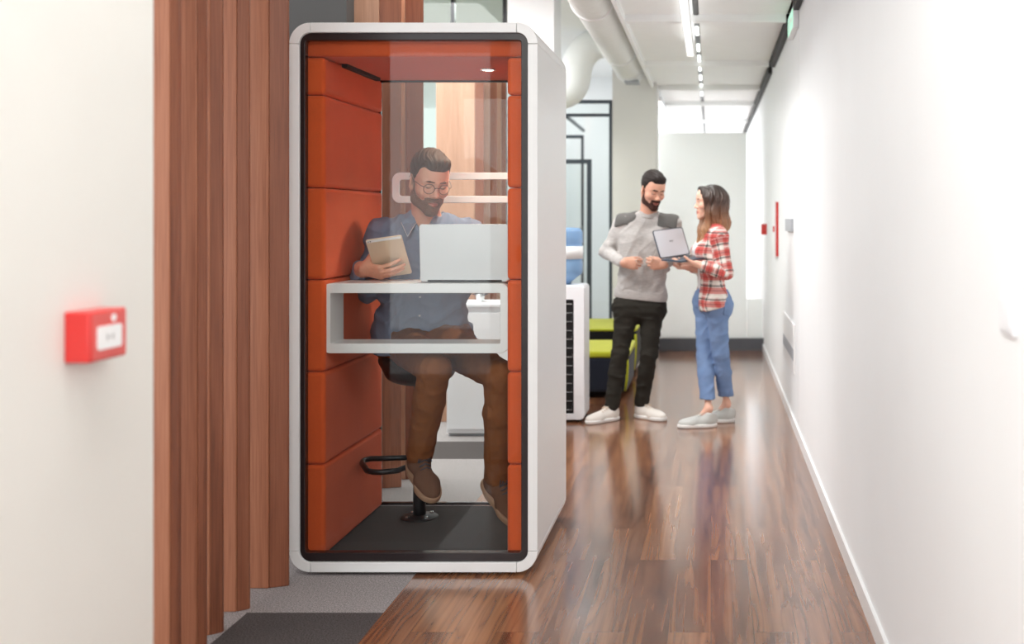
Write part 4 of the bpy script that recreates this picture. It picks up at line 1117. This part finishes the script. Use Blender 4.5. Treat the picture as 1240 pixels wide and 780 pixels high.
# ================================================================== seated man in the booth
hs, HR, ss = P(520, 219, 4.74), rot(33, 20, 3), 1.045
J = dict(neck=P(516, 270, 4.83), pelvis=P(512, 418, 4.92),
         sh_r=P(462, 285, 4.83), sh_l=P(567, 283, 4.87), el_r=P(443, 352, 4.86), el_l=P(590, 338, 4.86),
         wr_r=P(447, 334, 4.625), wr_l=P(567, 339, 4.70),
         hip_r=P(487, 414, 4.90), hip_l=P(540, 414, 4.90), kn_r=P(526, 447, 4.50), kn_l=P(606, 456, 4.53),
         an_r=P(508, 553, 4.66), an_l=P(602, 580, 4.66),
         foot_r=nrm((.52, -.75, -.35)), foot_l=nrm((.62, -.6, -.5)))
bld = dict(w=1.05, t=1.04, flat=.80)
WR = tc_ - tx * (tw/2 + .052) - ty * (tH * .26) - tn * .022
J['wr_r'] = WR - tx * .012 - ty * .02 - tn * .03
hr_ = dict(wr=WR, fwd=tx * .84 + ty * .04 + tn * .52, palm=-tn + tx * .5, side=ty, s=1.05, curl=(.62, .56, .58, .66), tcurl=.25, spread=.8, tn=.6, forearm=J['el_r'] * .25 + J['wr_r'] * .75, tspread=1.0, k2=(1, .42, .35))
hl_ = dict(wr=J['wr_l'], fwd=(-.25, -1, .05), palm=(0, 0, -1), side=(-1, 0, 0), s=1.02, curl=(.25, .25, .25, .25), tcurl=.3, forearm=J['el_l'] * .35 + J['wr_l'] * .65)
A = body('person', 'bearded man in round glasses and blue shirt sitting in the booth holding a tablet', J, bld, .0027, [hr_, hl_], (hs, HR, ss), SKIN_C['a'], lin((.70, .44, .38)), closed=.50)
u, l, f = torso_frame(J)
eyes(A, hs, HR, ss, M['eye_white'], M['iris'], gaze=-24, gx=-4); eyebrows(A, hs, HR, ss, M['brow_brown'], .0045, M['iris'], .50)
short_hair(A, hs, HR, ss, M['hair_brown'], .0028, quiff=.6, seed=2)
beard(A, None, hs, HR, ss, M['beard_brown'], .0026, True, off=.0035)
spectacles(A, hs, HR, ss, M['specs'])
F = Field(); add_torso(F, J, bld, .012, sleeve=.86)
F.cap(J['pelvis'] + u*.02 - l*.10, J['pelvis'] + u*.02 + l*.10, .135, k=.05, flat=(f, .85))
F.cap(J['pelvis'] - u*.02 + f*.08 - l*.07, J['pelvis'] - u*.01 + f*.07 + l*.09, .10, k=.06, flat=(u, .7))
nb = J['neck']
F.cap(nb + u*.045, nb - u*.01, .071, .080, k=.03)
F.cap(nb + u*.05 + f*.085, nb - u*.085 + f*.135, .046, .006, k=.006, op='sub')
F.cap(nb + u*.12, nb + u*.02, .064, .064, k=.006, op='sub')
wr1 = wrinkle(.0085, .10, 3, (0, 0, 1), .6)
sh = garment('shirt', F, .0038, M['chambray'], A, wr1, cuts=[(J['pelvis'] - u*.055, nrm(-u + f*.25)), ])
F = Field(); add_torso(F, J, dict(bld, t=.88), -.004, arms=False, low=False); F.cap(nb + u*.0, nb - u*.05, .072, .074, k=.03); F.halfspace(nb + u*.004 + f*.07, nrm(u + f*.35)); F.halfspace(nb - u*.2, -u)
V, Q = F.mesh(.005); np_mesh('undershirt', V, Q, M['tee'], A)
for q in (-1, 1):                                                     # collar wings with pale piping
    c = [nb + l*q*.066 - f*.005 + u*.052, nb + l*q*.032 + f*.072 + u*.012, nb + l*q*.058 + f*.130 - u*.040, nb + l*q*.098 + f*.060 + u*.004, nb + l*q*.094 - f*.01 + u*.022]
    cl = plate('collar', c, M['chambray'], sh, .005)
    bm = BM(); tube(bm, [c[1] + f*.004, c[2] + f*.004, c[3] + f*.004 + u*.003], .0022, 6); obj('piping', bm, M['piping'], cl, smooth=True)
pp = [nb + (J['pelvis'] - nb) * t + f * d for t, d in ((.24, .128), (.4, .123), (.55, .122), (.7, .121))]
for p in pp[1:]:
    bm = BM(); bmesh.ops.create_uvsphere(bm, u_segments=10, v_segments=6, radius=.005, matrix=Matrix.Translation(p)); obj('button', bm, M['piping'], sh, smooth=True)
F = Field(); add_legs(F, J, bld, .006, end=.97, ra=.052)
F.cap(J['hip_r'] - f*.03, J['hip_l'] - f*.03, .118, k=.05)
tr_ = garment('trousers', F, .004, M['tan_trouser'], A, wrinkle(.0032, .07, 8, (0, 0, 1), 1.3))
shoe(A, 'shoe', J['an_r'] + np.array((.0, 0, .012)), J['foot_r'], M['suede'], M['shoe_sole_brown'], M['lace_dark'], .292, up=nrm((.30, -.38, 1)), high=True, vox=.0035)
shoe(A, 'shoe', J['an_l'] + np.array((.0, 0, .012)), J['foot_l'], M['suede'], M['shoe_sole_brown'], M['lace_dark'], .292, up=nrm((.45, -.45, 1)), high=True, vox=.0035)

# ================================================================== standing man
hs, HR, ss = P(790.5, 229.5, 7.62), rot(29, 22, 3), 1.02
J = dict(neck=P(785, 264, 7.70), pelvis=P(775, 368, 7.72),
         sh_r=P(754, 271, 7.74), sh_l=P(814, 272, 7.70), el_r=P(735, 305, 7.72), el_l=P(823, 304, 7.66),
         wr_r=P(753, 318, 7.53), wr_l=P(806, 320, 7.50),
         hip_r=P(759, 373, 7.72), hip_l=P(790, 373, 7.72), kn_r=P(751, 428, 7.67), kn_l=P(786, 428, 7.68),
         an_r=np.array((XP(741, 7.66), 7.66, .105)), an_l=np.array((XP(777, 7.76), 7.76, .105)),
         foot_r=nrm((-.80, -.75, 0)), foot_l=nrm((.80, -.62, 0)))
bld = dict(w=1.0, t=.95, flat=.76)
hr_ = dict(wr=P(754, 318, 7.53), fwd=(1, -.15, -.12), palm=(.1, 1, .1), side=(0, 0, 1), s=1.02, curl=(.75, .8, .85, .9), tcurl=.7, tspread=.35, forearm=J['el_r'] * .35 + J['wr_r'] * .65)
hl_ = dict(wr=P(806, 320, 7.50), fwd=(-1, -.1, .02), palm=(-.1, 1, .1), side=(0, 0, 1), s=1.02, curl=(.7, .8, .85, .9), tcurl=.7, tspread=.35, forearm=J['el_l'] * .35 + J['wr_l'] * .65)
A = body('person', 'dark-haired man in grey sweater and dark trousers standing, looking down at a laptop', J, bld, .0034, [hr_, hl_], (hs, HR, ss), SKIN_C['b'], lin((.62, .36, .32)), closed=.55)
u, l, f = torso_frame(J); nb = J['neck']
eyes(A, hs, HR, ss, M['eye_white'], M['iris'], gaze=-25); eyebrows(A, hs, HR, ss, M['hair_black'], .0055, M['iris'], .55)
short_hair(A, hs, HR, ss, M['hair_black'], .0036, quiff=.35, seed=5)
beard(A, None, hs, HR, ss, M['beard_black'], .0034, False, off=.004)
F = Field(); add_torso(F, J, bld, .010, sleeve=.92); F.cap(nb + u*.04, nb - u*.02, .072, .082, k=.03); F.cap(nb + u*.12, nb + u*.025, .063, .063, k=.006, op='sub')
swt = garment('sweater', F, .005, M['knit'], A, wrinkle(.0065, .12, 5, (0, 0, 1), .5), cuts=[(J['pelvis'] + u*.045, -u)])
F = Field()
F.cap(J['pelvis'] + u*.065 - l*.072, J['pelvis'] + u*.065 + l*.072, .124, k=.05, flat=(f, .78)); F.halfspace(J['pelvis'] + u*.10, u); F.halfspace(J['pelvis'] + u*.035, -u)
V, Q = F.mesh(.005); np_mesh('hem_band', V, Q, M['knit'], swt)
F = Field(); F.cap(nb + u*.040, nb + u*.012, .076, .079, k=.01); F.cap(nb + u*.12, nb - u*.01, .064, .064, k=.004, op='sub'); F.halfspace(nb + u*.045, u); F.halfspace(nb - u*.0, -u)
V, Q = F.mesh(.004); np_mesh('collar', V, Q, M['knit'], swt)
for sd, q in (('l', 1), ('r', -1)):                                    # charcoal shoulder patches
    F = Field(); add_torso(F, J, bld, .0135, arms=False, low=False); F.cap(J['sh_'+sd], J['sh_'+sd] + (J['el_'+sd] - J['sh_'+sd]) * .1, .0685, k=.035)
    a0, a1 = nb + l*q*.082, J['sh_'+sd] + l*q*.040
    ce = (a0 + a1) / 2; ln = np.linalg.norm(a1 - a0) / 2
    F.fn(lambda p, ce=ce, ln=ln: np.maximum(np.maximum(np.abs((p - ce) @ l) - ln, np.abs((p - ce) @ f - .018) - .055), -((p - ce) @ u) - .030 - .35 * np.abs((p - ce) @ l)), 'int')
    V, Q = F.mesh(.005); np_mesh('shoulder_patch', V, Q, M['patch'], swt)
F = Field(); add_legs(F, J, bld, .006, end=.98, ra=.055)
garment('trousers', F, .005, M['dark_trouser'], A, wrinkle(.005, .09, 9, (0, 0, 1), 1.0))
for sd in ('r', 'l'):
    bm = BM(); tube(bm, [J['an_'+sd] + np.array((0, 0, .03)), J['an_'+sd] + np.array((0, 0, -.03))], .041, 16); obj('sock', bm, M['sock'], A, smooth=True)
    shoe(A, 'shoe', J['an_'+sd], J['foot_'+sd], M['shoe_white'], M['sole_white'], M['lace_beige'], .285, floor=.001, vox=.0045)
# clear spectacles held between the hands
t = thing('spectacles', 'clear-framed spectacles held between the standing man hands', 'spectacles', tuple(P(780, 312, 7.45)))
spectacles(t, P(780, 311, 7.47) + np.array((0, .10, 0)), rot(0, 10, -12), 1.0, M['specs_clear'], 'frame', rad=.025)

# ================================================================== woman in plaid shirt
hs, HR, ss = P(859.5, 244.5, 7.52), rot(-76, 2, 0), .97
J = dict(neck=P(864, 275, 7.53), pelvis=P(862, 364, 7.54),
         sh_l=P(871, 287, 7.36), sh_r=P(858, 286, 7.69), el_l=P(879, 330, 7.32), el_r=P(862, 330, 7.74),
         wr_l=P(847, 320.5, 7.31), wr_r=P(835, 323, 7.56),
         hip_l=P(867, 366, 7.47), hip_r=P(855, 366, 7.62), kn_l=P(873, 428, 7.50), kn_r=P(853, 430, 7.56),
         an_l=np.array((XP(880, 7.60), 7.60, .125)), an_r=np.array((XP(858, 7.42), 7.42, .125)),
         foot_l=nrm((-1, -.10, 0)), foot_r=nrm((-1, -.16, 0)))
bld = dict(w=.86, t=.84, flat=.80, bust=True, waist=.75, hip=.95)
hl_ = dict(wr=P(845, 320, 7.31), fwd=(-1, .05, .12), palm=(0, 0, 1), side=(0, -1, .2), s=.92, curl=(.12, .12, .14, .2), tcurl=.4, tspread=.7, forearm=J['el_l'] * .45 + J['wr_l'] * .55)
hr_ = dict(wr=P(836, 324, 7.56), fwd=(-1, -.25, 0), palm=(0, 0, 1), side=(0, 1, .2), s=.92, curl=(.5, .6, .6, .6), tcurl=.5, tspread=.5, forearm=J['el_r'] * .35 + J['wr_r'] * .65)
A = body('person', 'woman with long ombre hair in red plaid shirt and jeans holding a laptop', J, bld, .0034, [hr_, hl_], (hs, HR, ss), SKIN_C['c'], lin((.76, .42, .40)), closed=-.2, sex='f')
u, l, f = torso_frame(J); nb = J['neck']
eyes(A, hs, HR, ss, M['eye_white'], M['iris'], gaze=2); eyebrows(A, hs, HR, ss, M['hair_brown'], .0034, M['iris'], -.2)
F = Field().at(hs, HR, ss)
F.ell((0, .024, .036), (.083, .106, .090), k=.03)
for q in (-1, 1):
    F.cap((q*.030, -.060, .098), (q*.074, -.028, .030), .018, .026, k=.03)
    F.cap((q*.074, -.026, .030), (q*.078, -.018, -.080), .027, .031, k=.04)
    F.cap((q*.078, -.018, -.080), (q*.072, -.040, -.205), .033, .036, k=.04)
    F.cap((q*.070, -.042, -.205), (q*.064, -.080, -.300), .036, .016, k=.03)
    F.cap((q*.060, .050, .0), (q*.060, .060, -.15), .055, .050, k=.05)
    F.cap((q*.060, .060, -.15), (q*.062, .062, -.235), .050, .022, k=.04)
F.cap((0, .075, 0), (0, .082, -.16), .060, .055, k=.05); F.cap((0, .082, -.16), (0, .080, -.25), .055, .022, k=.04)
F.cap((0, -.145, .062), (0, -.112, -.10), .060, .052, k=.012, op='sub')
hwv = strands(.0030, 'fall', 15, 4)
o_, R_, s_ = hs, HR, ss
F.fn(lambda p: hwv(((p - o_) @ R_) / s_) * s_ * np.clip(1.25 - ((p[..., 2] - o_[2]) / s_) / .11, .12, 1), 'disp')
V, Q = F.mesh(.0038, margin=.01); np_mesh('hair', V, Q, M['ombre'], A)
F = Field(); add_torso(F, J, bld, .014, sleeve=.80)
F.cap(J['pelvis'] - u*.02 - l*.07, J['pelvis'] - u*.02 + l*.07, .118, k=.05, flat=(f, .82))
F.cap(nb + u*.02, nb - u*.02, .064, .075, k=.03); F.cap(nb + u*.12, nb + u*.005, .056, .056, k=.006, op='sub')
fo_ = nb + f*.02 - l*.03                                                 # open front
F.fn(lambda p: .8 * (np.abs((p - fo_) @ l + .0) - .050 - .02 * np.clip(-((p - nb) @ u), 0, .5)) + 2.0 * np.maximum(.075 - (p - nb) @ f, 0), 'sub', .006)
garment('plaid_shirt', F, .0045, M['plaid'], A, wrinkle(.0048, .11, 6, (0, 0, 1), .6), uv=(u, l, f, nb), cuts=[(J['pelvis'] - u*.055, nrm(-u - f*.28 + l*.05))])
F = Field(); add_torso(F, J, bld, .003, arms=False); F.cap(nb - u*.01, nb - u*.05, .06, .07, k=.03)
F.cap(nb + u*.10 + f*.04, nb - u*.01 + f*.05, .060, .050, k=.006, op='sub')
garment('tee_shirt', F, .005, M['tee'], A, wrinkle(.0015, .09, 11), cuts=[(J['pelvis'] + u*.03, -u), (nb - u*.012, nrm(u + f*.2))])
F = Field(); add_legs(F, J, bld, .009, end=.94, ra=.060); F.cap(J['pelvis'] + u*.06 - l*.06, J['pelvis'] + u*.06 + l*.06, .098, k=.05, flat=(f, .85))
F.ell(J['pelvis'] - f*.055 - u*.035 + l*.055, (.085, .085, .09), k=.05); F.ell(J['pelvis'] - f*.055 - u*.035 - l*.055, (.085, .085, .09), k=.05)
jn = garment('jeans', F, .005, M['jeans'], A, wrinkle(.0045, .09, 10, (0, 0, 1), 1.0), cuts=[(J['pelvis'] + u*.09, u), (np.array((0, 0, .185)), (0, 0, -1))])
F = Field(); add_legs(F, J, bld, .0115, end=.94, ra=.060); F.ell(J['pelvis'] - f*.055 - u*.035 + l*.055, (.0875, .0875, .0925), k=.05)
pk = J['hip_l'] - f*.085 - u*.035 + l*.03
F.fn(lambda p: np.maximum(np.maximum(np.abs((p - pk) @ f) - .05, np.abs((p - pk) @ u) - .062 + .35 * np.abs((p - pk) @ f)), -((p - pk) @ l)), 'int')
V, Q = F.mesh(.005); np_mesh('pocket', V, Q, M['jeans'], jn)
for sd in ('r', 'l'):
    shoe(A, 'shoe', J['an_'+sd] - np.array((0, 0, .02)), J['foot_'+sd], M['shoe_grey'], M['sole_white'], M['shoe_grey'], .272, floor=.001, vox=.0045)

# laptop in her hands
hL, hR = P(799.5, 313.5, 7.36), P(835.5, 308, 7.56)
hx = nrm(hR - hL); wl = np.linalg.norm(hR - hL)
lid_t = (P(789.5, 279.5, 7.40) - hL + P(828.5, 275, 7.60) - hR) / 2; lhh = np.linalg.norm(lid_t); lz = nrm(lid_t - hx * (lid_t @ hx)); ly = np.cross(lz, hx)
T = thing('laptop', 'open laptop with pale lid and dark edge resting on the woman hand', 'laptop', tuple((hL + hR) / 2))
MT = frame_matrix(hL, hx, ly, lz)
bk = -1 if ly[1] > 0 else 1                                              # which side of the lid faces the camera
M['lid2'] = plain('pale_silver_lid', rgb(206, 208, 214), .4, metal=.2, var=.01)
M['lid_edge'] = plain('dark_lid_edge', rgb(44, 58, 74), .4)
bm = BM(); prism(bm, rr(0, wl, 0, lhh, .014), -.004, .004); place(bm, MT); ld = obj('lid', bm, M['lid_edge'], T, bevel=.001)
bm = BM(); prism(bm, rr(.005, wl - .010, .006, lhh - .006, .014), *sorted((bk * .0041, bk * .0056))); place(bm, MT); obj('lid_cover', bm, M['lid2'], ld)
bm = BM(); prism(bm, rr(.006, wl - .006, .008, lhh - .006, .008), *sorted((-bk * .0041, -bk * .0048))); place(bm, MT); obj('screen', bm, M['screen'], ld)
cu = bpy.data.curves.new('lid_logo', 'FONT'); cu.body = 'acer'; cu.size = .022; cu.align_x = 'CENTER'; cu.extrude = .0003; cu.materials.append(M['alu_dark'])
lt = bpy.data.objects.new('logo_text', cu); COL.objects.link(lt); bpy.context.view_layer.update()
lm = bpy.data.meshes.new_from_object(lt.evaluated_get(bpy.context.evaluated_depsgraph_get())); bpy.data.objects.remove(lt)
lo_ = bpy.data.objects.new('logo', lm); COL.objects.link(lo_)
lo_.matrix_world = frame_matrix(hL + hx * wl * .5 + lz * lhh * .53 + ly * bk * .0060, hx, lz, np.cross(hx, lz))
lo_.parent = ld
bxv = np.array((hx[1], -hx[0], 0)); bxv = nrm(bxv); bxv = nrm(bxv + np.array((0, 0, -.04)))
bn = np.cross(hx, bxv); bn = bn if bn[2] > 0 else -bn
MB_ = frame_matrix(hL, hx, bxv, bn)
bm = BM(); prismz(bm, rr(0, wl, .004, .205, .012), -.012, -.002); place(bm, MB_); ba = obj('base', bm, M['lid_edge'], T, bevel=.001)
bm = BM(); prismz(bm, rr(.004, wl - .004, .006, .202, .012), -.0135, -.0121); place(bm, MB_); obj('bottom_cover', bm, M['lid2'], ba)
bm = BM(); prismz(bm, rr(.02, wl - .02, .03, .12, .006), -.0019, -.0005); place(bm, MB_); obj('keyboard', bm, M['screen'], ba)
# ------------------------------------------------------------------ camera, daylight, lamps and added fill lights
cam = bpy.data.cameras.new('camera'); co = bpy.data.objects.new('camera', cam); COL.objects.link(co)
co.location = (0, 0, EYE); co.rotation_euler = (PI / 2, 0, 0)
cam.sensor_width = 36; cam.sensor_fit = 'HORIZONTAL'; cam.lens = FPX / 1240 * 36
cam.shift_x = (620 - CX) / 1240; cam.shift_y = -(390 - CY) / 1240
cam.dof.use_dof = True; cam.dof.focus_distance = 4.7; cam.dof.aperture_fstop = 2.0
cam.clip_start = .05
sc.camera = co
w = bpy.data.worlds.new('daylight'); sc.world = w; w.use_nodes = True
bg = w.node_tree.nodes['Background']; bg.inputs[0].default_value = (.96, .98, 1, 1); bg.inputs[1].default_value = 1.05
def area(name, loc, rot_, sx, sy, power, col=(1, 1, .99), spread=180):
    l = bpy.data.lights.new(name, 'AREA'); l.shape = 'RECTANGLE'; l.size = sx; l.size_y = sy; l.energy = power; l.color = col; l.spread = math.radians(spread)
    o = bpy.data.objects.new(name, l); COL.objects.link(o); o.location = loc; o.rotation_euler = rot_; return o
area('overhead_fill_front', (-.85, 1.0, 3.25), (0, 0, 0), .5, 2.5, 38)  # no fixture here; unseen fill added to light the near corridor
area('overhead_fill_office', (-2.2, 6.2, 3.25), (0, 0, 0), 1.2, 1.6, 95)  # added overhead fill that brightens the area behind the booth
area('overhead_fill_lounge', (-2.7, 8.9, 3.25), (0, 0, 0), 1.5, 2.5, 80)  # unseen fill added above the lounge side, without a fixture
area('overhead_fill_glazed_office', (-2.2, 12.6, 3.25), (0, 0, 0), 1.5, 1.5, 22)  # fill added so the room behind the glass is less dark
area('end_window', (-2.6, 16.2, 1.8), (0, -PI / 2, 0), 2.4, 3, 115, (.95, .98, 1))
area('window_behind', (-2.4, -1.4, 1.7), (PI / 2, 0, 0), 2.0, 2.6, 22, (.97, .98, 1))
area('fill_right_wall', (-.9, -1.0, 1.7), (PI / 2, 0, -math.radians(50)), .8, 2.2, 14, (.97, .98, 1))  # no window there; light added and turned to brighten the right wall
area('ceiling_fill', (-.165, 7.45, 2.795), (PI, 0, 0), .05, 2.2, .6, (1, 1, .98))  # upward light added over the pendant to lift the ceiling panels
area('pendant_downlight', (-.165, 7.45, 2.735), (0, 0, 0), .05, 2.2, 9, (1, 1, .98), 125)
area('column_lamp_downlight', (-.57, 13.2, 2.71), (0, 0, 0), .05, 2.6, 16, (1, 1, .98), 125)
sl = bpy.data.lights.new('booth_lamp', 'SPOT'); sl.energy = 18; sl.spot_size = math.radians(110); sl.spot_blend = .6; sl.shadow_soft_size = .025; sl.color = (1, .9, .75)
so = bpy.data.objects.new('booth_lamp', sl); COL.objects.link(so); so.location = (-.988, 4.757, 2.095)
sc.view_settings.view_transform = 'Standard'; sc.view_settings.look = 'None'; sc.view_settings.gamma = 1; sc.view_settings.use_curve_mapping = False
sc.view_settings.exposure = 0.55
sc.cycles.max_bounces = 10; sc.cycles.diffuse_bounces = 5; sc.cycles.transparent_max_bounces = 24; sc.cycles.use_denoising = True
